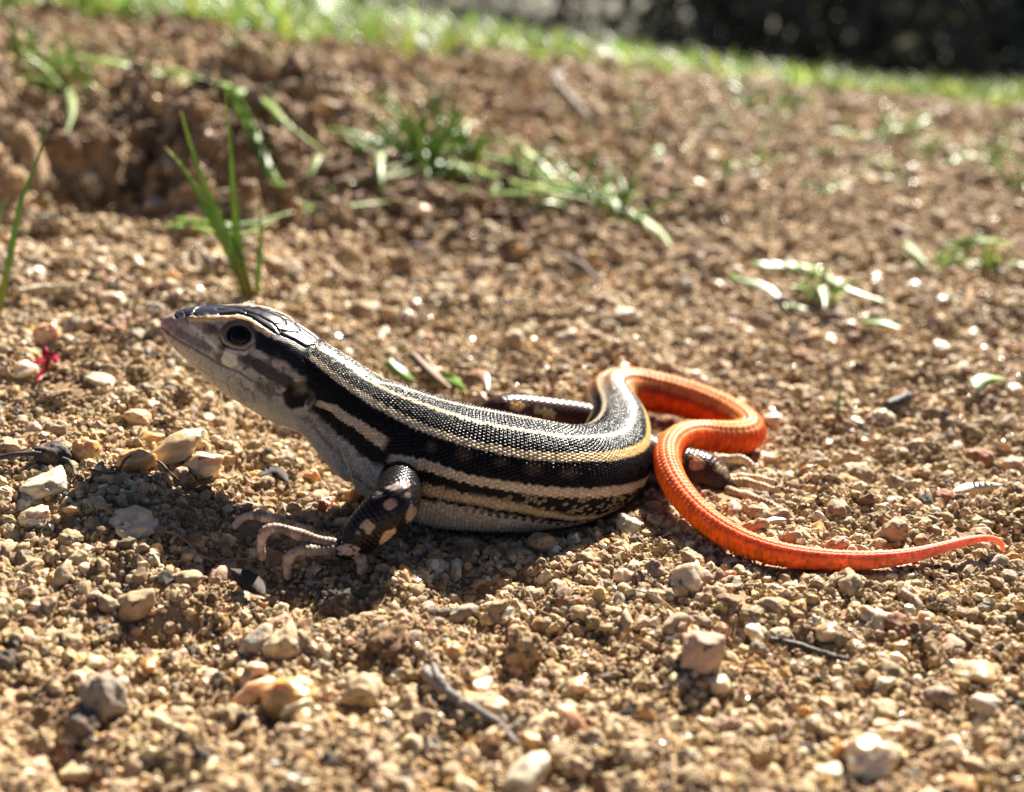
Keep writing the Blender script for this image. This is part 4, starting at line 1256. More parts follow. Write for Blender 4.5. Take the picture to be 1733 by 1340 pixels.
def crumbs(name, label, n, y0, y1, r0, r1, xmul, seed, embed, grow=.004, mix=None):
    """sand and soil crumbs: real grains set on a cloud of points"""
    r = np.random.default_rng(seed)
    y = r.uniform(y0, y1, n)
    x = r.uniform(-1, 1, n) * (50 + xmul * np.maximum(y + 55, 0))
    P = np.stack([x, y, np.zeros(n)], 1)
    dens = fbm(P / 3.0 + 300, 2)
    k = r.random(n) < np.clip(.8 + .5 * dens, .25, 1)
    x, y, dens = x[k], y[k], dens[k]; n = len(x)
    rad = np.exp(r.uniform(np.log(r0), np.log(r1), n)) * (1 + np.clip(y, 0, 400) * grow)
    gz = ground_h(x, y)
    if name == 'soil_crumbs':
        k = r.random(n) < sstep(60, -30, x); x, y, rad, gz, dens = x[k], y[k], rad[k], gz[k], dens[k]; n = len(x)
    z = gz + rad * embed + np.clip(dens, 0, 1) * .55 * r.random(n)
    u = under_h(x, y, rad)
    k = z + rad < u
    x, y, z, rad = x[k], y[k], z[k], rad[k]; n = len(x)
    names = ['tan', 'sand', 'brown', 'olive', 'cream', 'white', 'peach', 'pink', 'dark', 'honey', 'grey', 'mauve']
    ci = r.choice(len(names), n, p=mix or [.35, .28, .10, .05, .07, .02, .04, .02, .015, .025, .02, .01])
    col = np.array([PAL[q] for q in names])[ci] * r.uniform(.65, 1.2, n)[:, None]
    shiny = (ci >= 4) & (ci < 10) & (r.random(n) < np.where(y > 55, .15, .5))
    # crumbs on the bank face and in left-hand patches are darker and browner
    bank_tone = sstep(84, 100, y + .1 * x) * sstep(150, 118, y) * sstep(50, -10, x) + .4 * sstep(30, -60, x) * sstep(.25, .8, fbm(np.stack([x, y, 0 * x], 1) / 16.0 + 60, 3))
    col = col * (1 - np.clip(bank_tone, 0, 1)[:, None] * np.array([.50, .56, .60]))
    P = np.stack([x, y, z], 1)
    sv = rad[:, None] * r.uniform(.6, 1.15, (n, 3))
    me = mesh_from(name, P, None, None)
    for nm, a, ty, key in (('Col', np.concatenate([col, np.ones((n, 1))], 1), 'FLOAT_COLOR', 'color'), ('rough', np.where(shiny, .18, .9), 'FLOAT', 'value'),
                           ('size', sv * S, 'FLOAT_VECTOR', 'vector'), ('turn', r.uniform(0, 6.28, (n, 3)), 'FLOAT_VECTOR', 'vector')):
        at = me.attributes.new(nm, ty, 'POINT')
        at.data.foreach_set(key, a.astype(np.float32).ravel())
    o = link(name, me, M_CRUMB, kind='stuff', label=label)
    ng = bpy.data.node_groups.new(name, 'GeometryNodeTree')
    ng.interface.new_socket('Geometry', in_out='INPUT', socket_type='NodeSocketGeometry')
    ng.interface.new_socket('Geometry', in_out='OUTPUT', socket_type='NodeSocketGeometry')
    N, L = ng.nodes, ng.links
    gi, go = N.new('NodeGroupInput'), N.new('NodeGroupOutput')
    ji = N.new('GeometryNodeGeometryToInstance')
    for v_ in range(7):
        ic = N.new('GeometryNodeMeshIcoSphere'); ic.inputs['Radius'].default_value = 1.0; ic.inputs['Subdivisions'].default_value = 2
        nz_ = N.new('ShaderNodeTexNoise'); nz_.noise_dimensions = '4D'; nz_.inputs['W'].default_value = v_ * 5.3 + seed; nz_.inputs['Scale'].default_value = 1.1; nz_.inputs['Detail'].default_value = 2
        sb = N.new('ShaderNodeVectorMath'); sb.operation = 'SUBTRACT'; sb.inputs[1].default_value = (.5, .5, .5)
        ml = N.new('ShaderNodeVectorMath'); ml.operation = 'SCALE'; ml.inputs['Scale'].default_value = 2.2
        sp = N.new('GeometryNodeSetPosition')
        sm = N.new('GeometryNodeSetMaterial'); sm.inputs['Material'].default_value = M_CRUMB
        L.new(nz_.outputs['Color'], sb.inputs[0]); L.new(sb.outputs[0], ml.inputs[0]); L.new(ml.outputs[0], sp.inputs['Offset'])
        L.new(ic.outputs['Mesh'], sp.inputs['Geometry']); L.new(sp.outputs[0], sm.inputs['Geometry']); L.new(sm.outputs[0], ji.inputs[0])
    io = N.new('GeometryNodeInstanceOnPoints'); io.inputs['Pick Instance'].default_value = True
    L.new(gi.outputs[0], io.inputs['Points']); L.new(ji.outputs[0], io.inputs['Instance'])
    for nm, sock in (('size', 'Scale'), ('turn', 'Rotation')):
        na = N.new('GeometryNodeInputNamedAttribute'); na.data_type = 'FLOAT_VECTOR'; na.inputs['Name'].default_value = nm
        L.new(na.outputs['Attribute'], io.inputs[sock])
    L.new(io.outputs[0], go.inputs[0])
    md = o.modifiers.new('grains', 'NODES'); md.node_group = ng
    print(name, n)

crumbs('sand', 'fine tan sand and soil crumbs covering the ground', 175000, -85, 70, .12, .38, .55, 21, .25)
crumbs('grit', 'coarse angular golden grit packed all round the lizard', 21000, -85, 75, .34, .74, .55, 24, .15, mix=[.21, .22, .09, .05, .12, .07, .06, .05, .03, .04, .04, .02])
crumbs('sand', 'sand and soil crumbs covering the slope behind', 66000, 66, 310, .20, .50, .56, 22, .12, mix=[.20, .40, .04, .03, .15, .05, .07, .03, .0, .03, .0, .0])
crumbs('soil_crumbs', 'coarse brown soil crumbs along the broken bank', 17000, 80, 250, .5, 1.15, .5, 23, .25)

# ------------------------------------------------------------------ blades, twigs, litter
def resample(P, n):
    P = np.asarray(P, float)
    if len(P) < 3: P = np.concatenate([P[:1], (P[:1] + P[1:2]) / 2, P[1:]])
    ch = np.concatenate([[0], np.cumsum(np.linalg.norm(np.diff(P, axis=0), axis=1))])
    return spline(ch, P, np.linspace(0, ch[-1], n))

def blade_geo(P, w0, n=14, fold=.30, tip=.08, prof=None, up=(0, -.55, .83), twist=0.0):
    """a grass leaf: folded along the midrib, thin but closed"""
    P = resample(P, n)
    t = np.linspace(0, 1, n)
    w = w0 * ((1 - t) ** .55 * (1 - tip) + tip) * (.72 + .28 * np.sin(np.pi * np.clip(t * 1.25, 0, 1))) if prof is None else w0 * np.interp(t, *zip(*prof))
    T = np.gradient(P, axis=0); T /= np.linalg.norm(T, axis=1)[:, None]
    B = np.cross(T, np.array(up)); B /= np.maximum(np.linalg.norm(B, axis=1), 1e-6)[:, None]
    N = np.cross(B, T)
    a = twist * t
    B, N = B * np.cos(a)[:, None] + N * np.sin(a)[:, None], N * np.cos(a)[:, None] - B * np.sin(a)[:, None]
    h = w[:, None] / 2
    thk = np.minimum(.07, .22 * w)[:, None]
    ring = [P - B * h + N * h * fold, P, P + B * h + N * h * fold, P - N * thk]
    V = np.stack(ring, 1).reshape(-1, 3)
    i = np.arange(n - 1) * 4
    Q = np.concatenate([np.stack([i + k, i + (k + 1) % 4, i + 4 + (k + 1) % 4, i + 4 + k], 1) for k in range(4)])
    Q = np.concatenate([Q, [[0, 3, 2, 1], [4 * n - 4, 4 * n - 3, 4 * n - 2, 4 * n - 1]]])
    return V, Q, np.repeat(t, 4)

def blade_obj(name, P, w0, tint, parent=None, base=None, tips=None, **kw):
    V, Q, t = blade_geo(P, w0, **kw)
    c0 = np.array(tint if base is None else base); c1 = np.array(tint); c2 = np.array(tint if tips is None else tips)
    tt_ = t[:, None]
    C = np.where(tt_ < .3, c0 + (c1 - c0) * tt_ / .3, c1 + (c2 - c1) * np.clip((tt_ - .75) / .25, 0, 1))
    o_ = V[0] if parent is None else np.zeros(3)
    if parent is not None:
        V = V - np.array(parent.location) / S
    else:
        V = V - o_
    me = mesh_from('blade', V, Q, None, True, {'Col': C})
    return me, o_

def on_ground(pts, lift=.35):
    out = []
    for p in pts:
        g = ground_px(p[0], p[1])
        if g is None: g = unproj(p[0], p[1], 250)
        out.append(g + np.array([0, 0, (lift if len(p) < 3 else p[2]) + .4 + 1.0 * float(sstep(35, 110, g[1]))]))
    return np.array(out)

def upright(pts, lean=0.0):
    """a leaf standing at the ground under its first spot"""
    g = ground_px(*pts[0])
    P = [g - np.array([0, 0, .5])]
    for k, p in enumerate(pts[1:]):
        P.append(unproj(p[0], p[1], g[1] + lean * (k + 1)))
    return np.array(P)

def single_blade(P, w, tint, label, name='grass_strand', cat='grass', group=None, mat=None, **kw):
    me, o_ = blade_obj(name, P, w * (1.25 if P[0][1] > 30 else 1.0), tint, **kw)
    return link(name, me, mat or M_GRASS, label=label, cat=cat, group=group, loc=o_)

def tuft(blades, label, name='grass_tuft', group=None):
    root = link(name, None, label=label, cat='grass', group=group, loc=blades[0][0][0])
    bpy.context.view_layer.update()
    for (P, w, tint, kw) in blades:
        me, _ = blade_obj('blade', P, w, tint, parent=root, **kw)
        link('blade', me, M_GRASS, root)
    return root

GR, DG, PG, YG, WG = (1, 1, 1), (.75, .88, .70), (1.6, 1.3, 1.8), (1.5, 1.2, .8), (2.4, 1.8, 4.0)
RB = (1.5, .75, .5)
# the slender tuft behind the head
tuft([(upright([(424,509),(388,428),(347,351),(319,299),(279,248)], .2), 1.5, GR, dict(base=RB, tips=YG)),
      (upright([(420,507),(396,424),(363,359),(339,295),(319,234),(305,186)], .1), 1.6, GR, dict(base=RB, tips=PG)),
      (upright([(428,508),(408,444),(398,363),(392,283),(388,222),(380,157)], .0), 1.4, GR, dict(base=RB, tips=PG)),
      (upright([(432,508),(440,436),(442,384),(438,341)], .3), 1.05, GR, dict(base=RB, tips=YG))],
     'slender tuft of four upright grass blades behind the lizard head')
single_blade(upright([(-6,540),(24,404),(40,331),(69,258),(77,186)], .1), 1.0, DG, 'tall single dark grass blade standing alone on the slope', base=RB)
single_blade(upright([(-14,440),(0,365),(14,330)], .2), 1.0, PG, 'short pale grass blade beside the tall single one')
single_blade(on_ground([(396,252,9.0),(437,307,5.5),(477,347,1.6),(510,364,.9),(541,384,.5)]), 1.9, GR, 'broad arching grass leaf bent down behind the slender tuft', tips=PG)
single_blade(on_ground([(545,376,.6),(600,369,.6),(646,363,.7),(683,359,.6)]), 1.1, PG, 'pale grass blade lying flat right of the arching leaf')
single_blade(on_ground([(408,416,.5),(445,402,.7),(485,384,1.0)]), 1.2, PG, 'short pale grass blade leaning at the foot of the arching leaf')
single_blade(on_ground([(283,400,.5),(330,405,.6),(376,420,.5)]), 1.3, PG, 'flat pale leaf lying left of the slender tuft')
single_blade(on_ground([(541,310,3.2),(525,332,1.8),(512,352,.8)]), 1.6, WG, 'short whitish leaf tip sticking up by the arching leaf')
single_blade(on_ground([(113,172,.8),(122,226,.9),(108,262,.8)]), 2.0, WG, 'bleached grass blade hanging down the broken bank')
single_blade(on_ground([(644,283,1.2),(647,340,.9),(652,362,.8)]), 2.0, WG, 'bleached bent grass stub below the leafy clump')
single_blade(on_ground([(242,129,1.0),(290,146,1.5),(331,158,1.6),(372,166,1.0)]), 2.2, PG, 'long pale grass blade lying along the bank top')
single_blade(on_ground([(372,168,1.0),(444,202,1.4),(485,236,1.3),(557,284,.8)]), 1.9, PG, 'long pale grass blade running down the bank behind the tuft', tips=YG)
single_blade(on_ground([(725,294,.8),(797,313,.9),(851,338,.6)]), 1.9, GR, 'green grass blade sprawling right from the leafy clump', tips=PG)
single_blade(on_ground([(829,348,.6),(905,351,.8),(955,356,.7)]), 1.8, PG, 'pale green blade lying flat in front of the leafy clump')
single_blade(on_ground([(880,277,1.3),(912,297,1.1),(940,320,.6)]), 1.7, WG, 'whitish blade lying right of the leafy clump')
single_blade(on_ground([(1026,366,.7),(1077,391,.8),(1134,437,.5)]), 1.7, WG, 'bleached blade trailing away from the flattened clump')
single_blade(on_ground([(786,230,1.2),(791,258,1.1),(795,284,.9)]), 1.9, WG, 'bleached blade hanging beside the leafy clump')
single_blade(on_ground([(1271,471,.8),(1360,478,1.0),(1439,512,.9),(1513,531,.6)]), 1.7, PG, 'long bowed grass blade lying on the slope behind the tail')
single_blade(on_ground([(1234,490,.7),(1293,508,.9),(1334,542,.6)]), 1.5, GR, 'short green blade below the long bowed one')
single_blade(on_ground([(1457,561,.7),(1495,566,.8),(1525,572,.6)]), 1.5, PG, 'small pale blade right below the long bowed one')
single_blade(on_ground([(1648,672,.7),(1672,660,.9),(1700,657,.7)]), 1.8, WG, 'small silvery leaf lying on the slope behind the tail tip')
single_blade(on_ground([(1528,434,.8),(1545,450,1.0),(1568,468,.7)]), 1.9, WG, 'pale leaf bent downhill above the long bowed blade')
single_blade(on_ground([(1610,438,.8),(1660,434,1.2),(1715,440,.8)]), 2.0, PG, 'wide pale green leaf lying across the right slope')
single_blade(on_ground([(1385,505,.8),(1392,522,.9),(1394,540,.7)]), 1.6, WG, 'tiny white leaf tip on the long bowed blade')
single_blade(upright([(1416,708),(1420,672),(1425,640)], .1), .55, DG, 'thin lone green stalk standing behind the hind foot', base=RB)
# bits just behind the back
single_blade(on_ground([(655,625,.6),(683,648,.6),(702,656,.5)]), 1.5, GR, 'bright green leaf piece right behind the lizard shoulder', fold=.15)
single_blade(on_ground([(735,657,.9),(764,665,.9),(792,674,.7)]), 1.9, GR, 'green leaf piece with a pale edge behind the lizard back', fold=.4, tips=PG)
single_blade(on_ground([(697,633,2.4),(725,654,1.6),(764,676,.9)]), 1.6, (1, 1, 1), 'curled brown dry leaf sheath behind the lizard back', name='dry_leaf', cat='dry leaf', mat=leaf_material('dry_leaf', (.30, .17, .10), (.50, .33, .22), .25), fold=.6)
single_blade(on_ground([(788,676,1.2),(806,668,1.6),(826,684,1.0)]), 1.8, (1, 1, 1), 'small tan dry leaf scrap touching the far knee', name='dry_leaf', cat='dry leaf', mat=bpy.data.materials['dry_leaf'], fold=.5)

for pts, w, tn, lab in (([(760,296),(840,322),(930,345),(1010,362)], 1.5, PG, 'long pale strand trailing right from the dense leafy clump'),
                        ([(800,280),(880,300),(960,336),(1030,352)], 1.4, GR, 'long green strand trailing from the side shoot towards the flattened clump'),
                        ([(930,340),(1000,352),(1060,378),(1100,412)], 1.5, GR, 'green strand running downhill through the flattened clump'),
                        ([(560,345),(610,330),(670,318),(720,300)], 1.4, PG, 'pale strand reaching left from the dense leafy clump'),
                        ([(300,395),(370,402),(430,398),(500,380)], 1.3, GR, 'thin green strand lying across the slender tuft'),
                        ([(150,120),(220,135),(290,150),(340,175)], 1.6, PG, 'pale strand trailing from the sprawling clump on the bank')):
    single_blade(on_ground([(x, y, .9) for x, y in pts]), w, tn, lab, tips=WG)
# leafy clumps on the bank
def clump(cx, cy, n, h_px, spread, label, seed, w=2.0, tints=(GR, DG, DG), group=None, name='grass_tuft', flat=.25):
    r = np.random.default_rng(seed)
    g = ground_px(cx, cy)
    if g is None: return
    s = px_scale(g)
    L = h_px / s
    bl = []
    for k in range(n):
        a = r.uniform(0, 2 * np.pi); ln = L * r.uniform(.45, 1.0)
        el = r.uniform(flat, 1.35)
        d = np.array([math.cos(a) * math.cos(el), math.sin(a) * math.cos(el), math.sin(el)])
        b = g + np.array([r.normal(0, spread / s), r.normal(0, spread / s), 0])
        b[2] = ground_h(b[0], b[1])[0] - .3
        P = [b, b + d * ln * .4, b + d * ln * .75 - np.array([0, 0, .05 * ln]), b + d * ln - np.array([0, 0, ln * r.uniform(.1, .3)])]
        P = np.array(P)
        P[1:, 2] = np.maximum(P[1:, 2], ground_h(P[1:, 0], P[1:, 1]) + .4)
        bl.append((P, .62 * w * r.uniform(.7, 1.15), tints[r.integers(0, len(tints))], dict(n=9)))
    tuft(bl, label, name, group)
clump(722, 290, 46, 190, 22, 'dense dark green leafy clump growing in the broken bank', 1, 2.3, (GR, GR, DG, PG))
clump(752, 240, 6, 175, 6, 'upright grass shoot behind the dense leafy clump', 2, 1.8, (GR, DG), flat=.9)
clump(1015, 352, 36, 150, 28, 'flattened pale green clump right of the leafy one', 3, 1.9, (GR, PG, WG), flat=.05)
clump(70, 130, 46, 150, 44, 'pale sprawling grass clump on top of the bank', 4, 2.4, (GR, PG, PG, WG), flat=.05)
clump(640, 190, 7, 80, 10, 'small grass clump left above the dense leafy one', 5, 2.0, (GR, DG))
clump(528, 372, 6, 38, 6, 'seedling clump where the arching leaf comes down', 6, 1.6, (GR, PG))
clump(497, 506, 5, 26, 4, 'tiny bright green sprout behind the lizard crown', 7, 1.2, (GR,), flat=.6)
clump(250, 110, 9, 60, 22, 'thin grass clump right of the sprawling one on the bank', 8, 2.0, (GR, PG), flat=.05)
clump(1570, 452, 8, 70, 18, 'loose grass clump with silvery leaves on the right slope', 9, 1.8, (GR, PG, WG), flat=.05)
clump(800, 262, 16, 110, 16, 'green leafy side shoot right of the dense leafy clump', 10, 2.6, (GR, DG, PG), flat=.1)
clump(630, 262, 14, 110, 16, 'thin leafy side shoot left of the dense leafy clump', 11, 2.4, (GR, PG), flat=.1)
clump(900, 318, 24, 140, 24, 'pale strewn leaves between the dense and the flattened clump', 12, 2.0, (GR, PG, WG), flat=.02)
clump(1385, 500, 14, 90, 26, 'loose strewn pale leaves round the long bowed blade', 13, 1.8, (GR, PG, WG), flat=.02)
clump(1660, 446, 14, 90, 26, 'loose strewn pale leaves round the wide pale leaf', 14, 2.0, (GR, PG, WG), flat=.02)
clump(1300, 190, 16, 85, 22, 'green sprout patch on the far slope under the crest', 15, 2.8, (GR, DG, PG), flat=.1)
clump(1500, 235, 16, 95, 34, 'silvery sprout patch in the middle of the far right slope', 16, 2.8, (PG, PG, WG), flat=.05)
clump(1680, 280, 14, 90, 30, 'silvery sprout patch near the right end of the slope', 17, 2.8, (PG, PG, WG), flat=.05)
clump(440, 95, 12, 80, 24, 'low grass patch on the bank top left of the dark bent twig', 18, 2.6, (GR, PG), flat=.1)
# small sprouts on the far slope
r5 = np.random.default_rng(55)
nsp = 0
while nsp < 52:
    x_, y_ = r5.uniform(60, 1740), r5.uniform(70, 330)
    if x_ < 1050 and r5.random() < .75: continue
    if y_ > 120 + .12 * x_ + 60: continue
    g = ground_px(x_, y_)
    if g is None or g[1] > 300: continue
    clump(x_, y_, 6, r5.uniform(28, 55), 11, 'small blurred grass sprout on the far sandy slope', 100 + nsp, 2.2, (GR, PG, PG, WG), 'sprouts on the far slope', 'grass_sprout', .1)
    nsp += 1

def twig_geo(P, r0, r1, n=40, m=9, knob=.18, seed=0):
    P = resample(P, n)
    t = np.linspace(0, 1, n)
    P = P + .25 * r0 * np.stack([vnoise(np.stack([t * 9 + seed, t * 0 + k, t * 0], 1)) for k in range(3)], 1)
    T, B, U = limb_frames(P)
    th = np.arange(m) / m * 2 * np.pi
    rr = (r0 + (r1 - r0) * t)[:, None] * (1 + knob * vnoise(np.stack([np.repeat(t * 14, m) + seed, np.tile(np.cos(th), n), np.tile(np.sin(th), n)], 1)).reshape(n, m))
    rr[0] *= .55; rr[-1] *= .45
    V = P[:, None] + (U[:, None] * np.cos(th)[None, :, None] + B[:, None] * np.sin(th)[None, :, None]) * rr[:, :, None]
    a = (np.arange(n - 1)[:, None] * m + np.arange(m)[None]).ravel(); b = (np.arange(n - 1)[:, None] * m + (np.arange(m)[None] + 1) % m).ravel()
    Q = np.stack([a, b, b + m, a + m], 1)
    V = np.concatenate([V.reshape(-1, 3), P[:1], P[-1:]])
    j = np.arange(m)
    Tt = np.concatenate([np.stack([np.full(m, n * m), (j + 1) % m, j], 1), np.stack([np.full(m, n * m + 1), (n - 1) * m + j, (n - 1) * m + (j + 1) % m], 1)])
    return V, Q, Tt

def twig(P, r0, r1, mat, label, name='twig', cat='twig', group=None, parent=None, seed=0, n=40, knob=.18):
    V, Q, Tt = twig_geo(np.asarray(P), r0, r1, n=n, seed=seed, knob=knob)
    o_ = V[0].copy() if parent is None else np.array(parent.location) / S
    return link(name, mesh_from(name, V - o_, Q, Tt), mat, parent, label, cat, group, loc=o_ if parent is None else None)

twig(on_ground([(1298,1097,.35),(1340,1106,.45),(1385,1118,.4),(1433,1132,.3)]), .32, .2, M_TWIG, 'short straight black twig lying in the gravel below the tail', seed=1)
tw = link('twig', None, label='grey forked twig lying slantwise in the gravel', cat='twig', loc=on_ground([(718,1153)])[0])
bpy.context.view_layer.update()
twig(on_ground([(718,1153,.7),(755,1190,.7),(806,1219,.5),(842,1241,.5),(872,1276,.2)]), .42, .22, M_GREYTWIG, None, 'stem', None, None, tw, 2)
twig(on_ground([(734,1152,1.0),(744,1172,.8),(757,1191,.7)]), .2, .3, M_GREYTWIG, None, 'side_branch', None, None, tw, 3)
twig(on_ground([(150,808,.4),(201,813,.5),(213,801,.9),(266,799,.9),(283,809,.6),(307,828,.3)]), .13, .11, M_TWIG, 'thin black rootlet looping over the stones below the chin', 'rootlet', 'rootlet', seed=4)
twig(on_ground([(-8,794,.6),(47,788,.8),(90,790,.7),(119,798,.6),(129,818,.3)]), .28, .14, M_TWIG, 'gnarled dark root bit between the black pebble and chalky stone', 'rootlet', 'rootlet', seed=5)
twig(on_ground([(868,1016,.9),(894,1025,.8),(901,1040,.7),(934,1055,.3)]), .09, .06, M_ROOT, 'fine pale rootlet crossing the body shadow line', 'rootlet', 'rootlet', seed=6)
twig(on_ground([(165,880,.9),(185,884,.8),(205,898,.5)]), .11, .08, M_ROOT, 'short brown rootlet beside the whitish slab', 'rootlet', 'rootlet', seed=7)
twig(on_ground([(256,916,.6),(303,925,.6),(347,960,.6),(402,964,.6),(452,962,.5)]), .11, .07, M_ROOT, 'long thin brown rootlet running to the lizard fingers', 'rootlet', 'rootlet', seed=8)
twig(on_ground([(1615,1075,.5),(1650,1108,.5),(1690,1130,.5),(1705,1150,.3)]), .07, .05, M_ROOT, 'hair-thin rootlet on the right gravel', 'rootlet', 'rootlet', seed=9)
twig(on_ground([(375,680,.6),(380,715,.6),(395,760,.5),(400,790,.3)]), .07, .06, M_ROOT, 'hair-thin rootlet under the lizard throat', 'rootlet', 'rootlet', seed=10)
twig(on_ground([(1050,1010,.5),(1100,1022,.5),(1150,1060,.3)]), .08, .06, M_ROOT, 'thin curved rootlet below the tail bend', 'rootlet', 'rootlet', seed=11)
twig(on_ground([(263,1233,.6),(290,1246,.6),(316,1258,.4)]), .34, .2, M_STRAW, 'pale straw splinter lying in the near gravel', 'straw', 'straw', seed=12, n=16)
twig(on_ground([(479,1228,.5),(505,1216,.7),(531,1203,.5)]), .3, .22, M_STRAW, 'pale straw splinter beside the big honey pebble', 'straw', 'straw', seed=13, n=16)
twig(on_ground([(1500,703,.8),(1520,694,.9),(1541,683,.8)]), .55, .5, M_TWIG, 'short dark grey stick stub on the slope behind the tail', 'twig', 'twig', seed=14, n=14)
twig(on_ground([(335,430,.6),(348,448,.7),(366,462,.4)]), .3, .25, M_GREYTWIG, 'small grey twig left of the slender tuft base', 'twig', 'twig', seed=15, n=14)
twig(on_ground([(30,510,.8),(80,505,1.0),(135,500,.8)]), .5, .3, M_STRAW, 'tan straw stem lying across the left slope', 'straw', 'straw', seed=16, n=20)
twig(on_ground([(75,158,1.0),(120,176,1.2),(165,192,.8)]), .35, .25, M_ROOT, 'thin pinkish root sticking out of the bank', 'rootlet', 'rootlet', seed=17, n=20)
twig(on_ground([(935,150,2.5),(965,185,1.5),(1000,222,1.0)]), .9, .6, M_GREYTWIG, 'dark bent twig on the far sandy crest', 'twig', 'twig', seed=18, n=20)
for k, (pts, r0, lab) in enumerate((([(700,430),(760,460),(815,480)], .35, 'brown root strand on the slope right of the leafy clump'), ([(940,450),(975,462),(1010,490)], .5, 'dark brown stick on the slope below the flattened clump'))):
    twig(on_ground([(x, y, .6) for x, y in pts]), r0, r0 * .7, M_GREYTWIG, lab, 'twig', 'twig', seed=30 + k, n=18)

# flat scraps: husk, bark flake, chip, petal
def scrap(pts, w, mat, label, name, cat, fold=.2, prof=((0, .08), (.25, .8), (.5, 1), (.8, .7), (1, .1)), lift=.5):
    P = on_ground([(x, y, lift) for x, y in pts])
    V, Q, t = blade_geo(P, w, n=12, fold=fold, prof=prof)
    V = V + np.array([0, 0, 1.0]) * .05 * vnoise(V / .6)[:, None]
    o_ = V[0].copy()
    me = mesh_from(name, V - o_, Q, None, True, {'Col': np.ones((len(V), 3))})
    return link(name, me, mat, label=label, cat=cat, loc=o_)
M_HUSK = leaf_material('husk', (.55, .45, .30), (.78, .70, .52), .2, .45)
M_BARKF = plain_material('bark_flake', (.022, .015, .011), (.065, .042, .027), 600, .8)
M_PETAL = leaf_material('petal', (.40, .012, .035), (.62, .03, .07), .3, .4)
scrap([(1608,855),(1650,847),(1694,843)], 1.2, M_HUSK, 'pale pointed seed husk lying behind the tail', 'seed_husk', 'seed husk', lift=1.0)
scrap([(1290,899),(1310,896),(1330,894)], .7, M_HUSK, 'tiny bright husk beside the hind toes', 'seed_husk', 'seed husk')
scrap([(392,992),(420,1012),(450,1038)], 1.8, M_BARKF, 'dark brown bark flake in front of the lizard fingers', 'bark_flake', 'bark', lift=1.25)
scrap([(438,828),(462,822),(490,842)], 1.5, M_BARKF, 'curled dark bark scrap left of the lizard arm', 'bark_flake', 'bark', lift=1.1)
root = link('petal', None, label='crumpled crimson flower scrap lying on the left slope', cat='petal', loc=on_ground([(84, 634)])[0])
bpy.context.view_layer.update()
for k, (pts, w) in enumerate((([(84,632,.9),(72,634,1.0),(60,640,.8)], 1.0), ([(84,632,.9),(93,632,1.2),(101,634,1.0)], 1.1), ([(84,634,.9),(76,648,.8),(64,661,.6)], .8), ([(84,633,.8),(82,628,1.8),(80,624,2.1)], .9))):
    V, Q, t = blade_geo(on_ground(pts), w, n=8, fold=.5, prof=((0, .4), (.5, 1), (1, .35)))
    link('petal_lobe', mesh_from('petal_lobe', V - np.array(root.location) / S, Q, None, True, {'Col': np.ones((len(V), 3))}), M_PETAL, root)

# ------------------------------------------------------------------ grass behind the crest, shrubs in the distance
def grass_field():
    r = np.random.default_rng(91)
    n = 15000
    y = 255 + 420 * r.random(n) ** 1.5
    x = r.uniform(-.62, .62, n) * (y + 150)
    left = sstep(60, -120, x)
    # thin over the last bare sand, dense beyond the crest
    edge = 262 + 38 * sstep(-80, 60, x) + 10 * fbm(np.stack([x, y, x * 0], 1) / 30.0, 2)
    k = (y > edge) & ((r.random(n) < .7 + .3 * left))
    x, y, left = x[k], y[k], left[k]; n = len(x)
    L = r.uniform(.45, 1.0, n) * (11 + 13 * left) * (1 + .002 * (y - 260))
    w = r.uniform(1.0, 2.1, n)
    a = r.uniform(0, 2 * np.pi, n); lean = r.uniform(.1, .9, n)
    z = ground_h(x, y) - 1
    base = np.stack([x, y, z], 1)
    d = np.stack([np.cos(a) * lean, np.sin(a) * lean, np.ones(n)], 1); d /= np.linalg.norm(d, axis=1)[:, None]
    sd = np.stack([-np.sin(a), np.cos(a), np.zeros(n)], 1)
    m = 5
    Vs = np.zeros((n, m, 3, 3))
    for i in range(m):
        t = i / (m - 1)
        c = base + d * (L * t)[:, None] + np.stack([np.cos(a), np.sin(a), -.6 * np.ones(n)], 1) * (L * .35 * t * t)[:, None]
        ww = (w * (1 - t) ** .7 * .5 + .05)[:, None]
        Vs[:, i, 0] = c - sd * ww; Vs[:, i, 1] = c + np.array([0, 0, -.25]) * ww; Vs[:, i, 2] = c + sd * ww
    V = Vs.reshape(-1, 3)
    q = []
    o = np.arange(n)[:, None] * m * 3
    for i in range(m - 1):
        for e in range(2):
            q.append(np.stack([o[:, 0] + i * 3 + e, o[:, 0] + i * 3 + e + 1, o[:, 0] + i * 3 + 4 + e, o[:, 0] + i * 3 + 3 + e], 1))
    tint = np.array([(.8, .78, .9), (1.15, .85, .75), (.7, .85, .7), (1.8, 1.5, 1.7)])[r.choice(4, n, p=[.32, .34, .2, .14])] * r.uniform(.8, 1.2, n)[:, None]
    me = mesh_from('grass', V, np.concatenate(q), None, True, {'Col': np.repeat(tint, m * 3, 0)})
    link('grass', me, M_GRASS, kind='stuff', label='low green grass growing beyond the sandy crest')
grass_field()

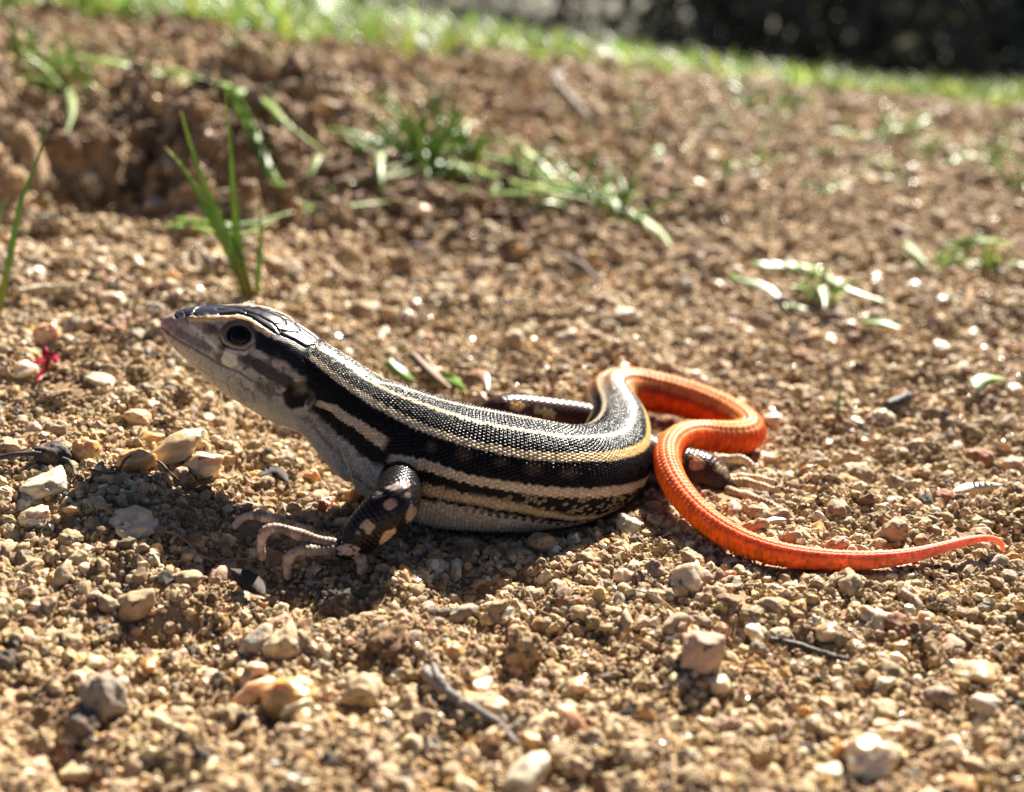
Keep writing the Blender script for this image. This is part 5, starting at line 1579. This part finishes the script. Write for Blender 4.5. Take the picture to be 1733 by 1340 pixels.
def shrub(x, y, h, wd, n_stem, n_leaf, label, seed, group=None):
    r = np.random.default_rng(seed)
    gz = ground_h(x, y)[0]
    root = link('shrub', None, label=label, cat='shrub', group=group, loc=(x, y, gz - 4))
    bpy.context.view_layer.update()
    o_ = np.array(root.location) / S
    tips = []
    for k in range(n_stem):
        a = r.uniform(0, 2 * np.pi); sp = r.uniform(.15, .8)
        b = np.array([x + r.normal(0, wd * .12), y + r.normal(0, wd * .12), gz - 5])
        e = b + np.array([math.cos(a) * sp * wd * .5, math.sin(a) * sp * wd * .5, h * r.uniform(.6, .95)])
        mid = (b + e) / 2 + r.normal(0, wd * .05, 3)
        V, Q, Tt = twig_geo(np.array([b, mid, e]), r.uniform(6, 13), 2.0, n=14, m=8, seed=seed + k)
        link('stem', mesh_from('stem', V - o_, Q, Tt), M_BARK, root)
        for q_ in range(5):
            f = r.uniform(.25, 1)
            p = b + (e - b) * f
            e2 = p + r.normal(0, 1, 3) * np.array([.28, .28, .18]) * wd * .6 + np.array([0, 0, .08 * h])
            V, Q, Tt = twig_geo(np.array([p, (p + e2) / 2 + r.normal(0, 4, 3), e2]), 3.0, .8, n=8, m=6, seed=seed + k * 7 + q_)
            link('branch', mesh_from('branch', V - o_, Q, Tt), M_BARK, root)
            tips += [p + (e2 - p) * u for u in (.4, .6, .8, 1.0)]
    tips = np.array(tips)
    c = tips[r.integers(0, len(tips), n_leaf)] + r.normal(0, wd * .07, (n_leaf, 3))
    low = n_leaf // 5                                   # low twigs keep their leaves down to the ground
    u = r.normal(size=(low, 3)); u /= np.linalg.norm(u, axis=1)[:, None]
    c[:low] = np.array([x, y, gz + h * .22]) + u * (r.random(low) ** .4)[:, None] * np.array([wd * .55, wd * .4, h * .35])
    c[:, 2] = np.maximum(c[:, 2], gz + 6)
    d = r.normal(size=(n_leaf, 3)); d /= np.linalg.norm(d, axis=1)[:, None]
    s_ = np.cross(d, r.normal(size=(n_leaf, 3))); s_ /= np.linalg.norm(s_, axis=1)[:, None]
    L = r.uniform(14, 30, n_leaf)[:, None]
    nrm = np.cross(d, s_)
    V = np.stack([c - d * L * .5, c + s_ * L * .22 + nrm * L * .05, c + d * L * .5, c - s_ * L * .22 + nrm * L * .05], 1).reshape(-1, 3)
    i = np.arange(n_leaf) * 4
    Tt = np.concatenate([np.stack([i, i + 1, i + 2], 1), np.stack([i, i + 2, i + 3], 1)])
    tint = np.repeat(r.uniform(.7, 1.3, n_leaf)[:, None] * np.ones(3), 4, 0)
    link('crown', mesh_from('crown', V - o_, None, Tt, True, {'Col': tint}), M_SHRUB, root)

shrub(560, 1150, 430, 440, 9, 7000, 'dark dense shrub with thick grey stems, the rightmost of the row beyond the crest', 201)
shrub(290, 1260, 450, 440, 9, 7000, 'dark dense shrub with slanting brown stems behind the middle of the crest', 202)
shrub(-330, 1900, 380, 460, 7, 6000, 'dull olive shrub standing further back behind the grass', 203)
shrub(820, 1330, 460, 520, 8, 7000, 'shadowy shrub beyond the right end of the crest', 204)
shrub(470, 1600, 520, 640, 8, 8000, 'tall shrub filling the gap behind the two dense ones', 205)
shrub(-800, 2300, 420, 700, 7, 6000, 'far olive shrub behind the grassy bank top', 206)
shrub(120, 2500, 520, 800, 7, 8000, 'widest shrub, last of the row beyond the crest', 207)
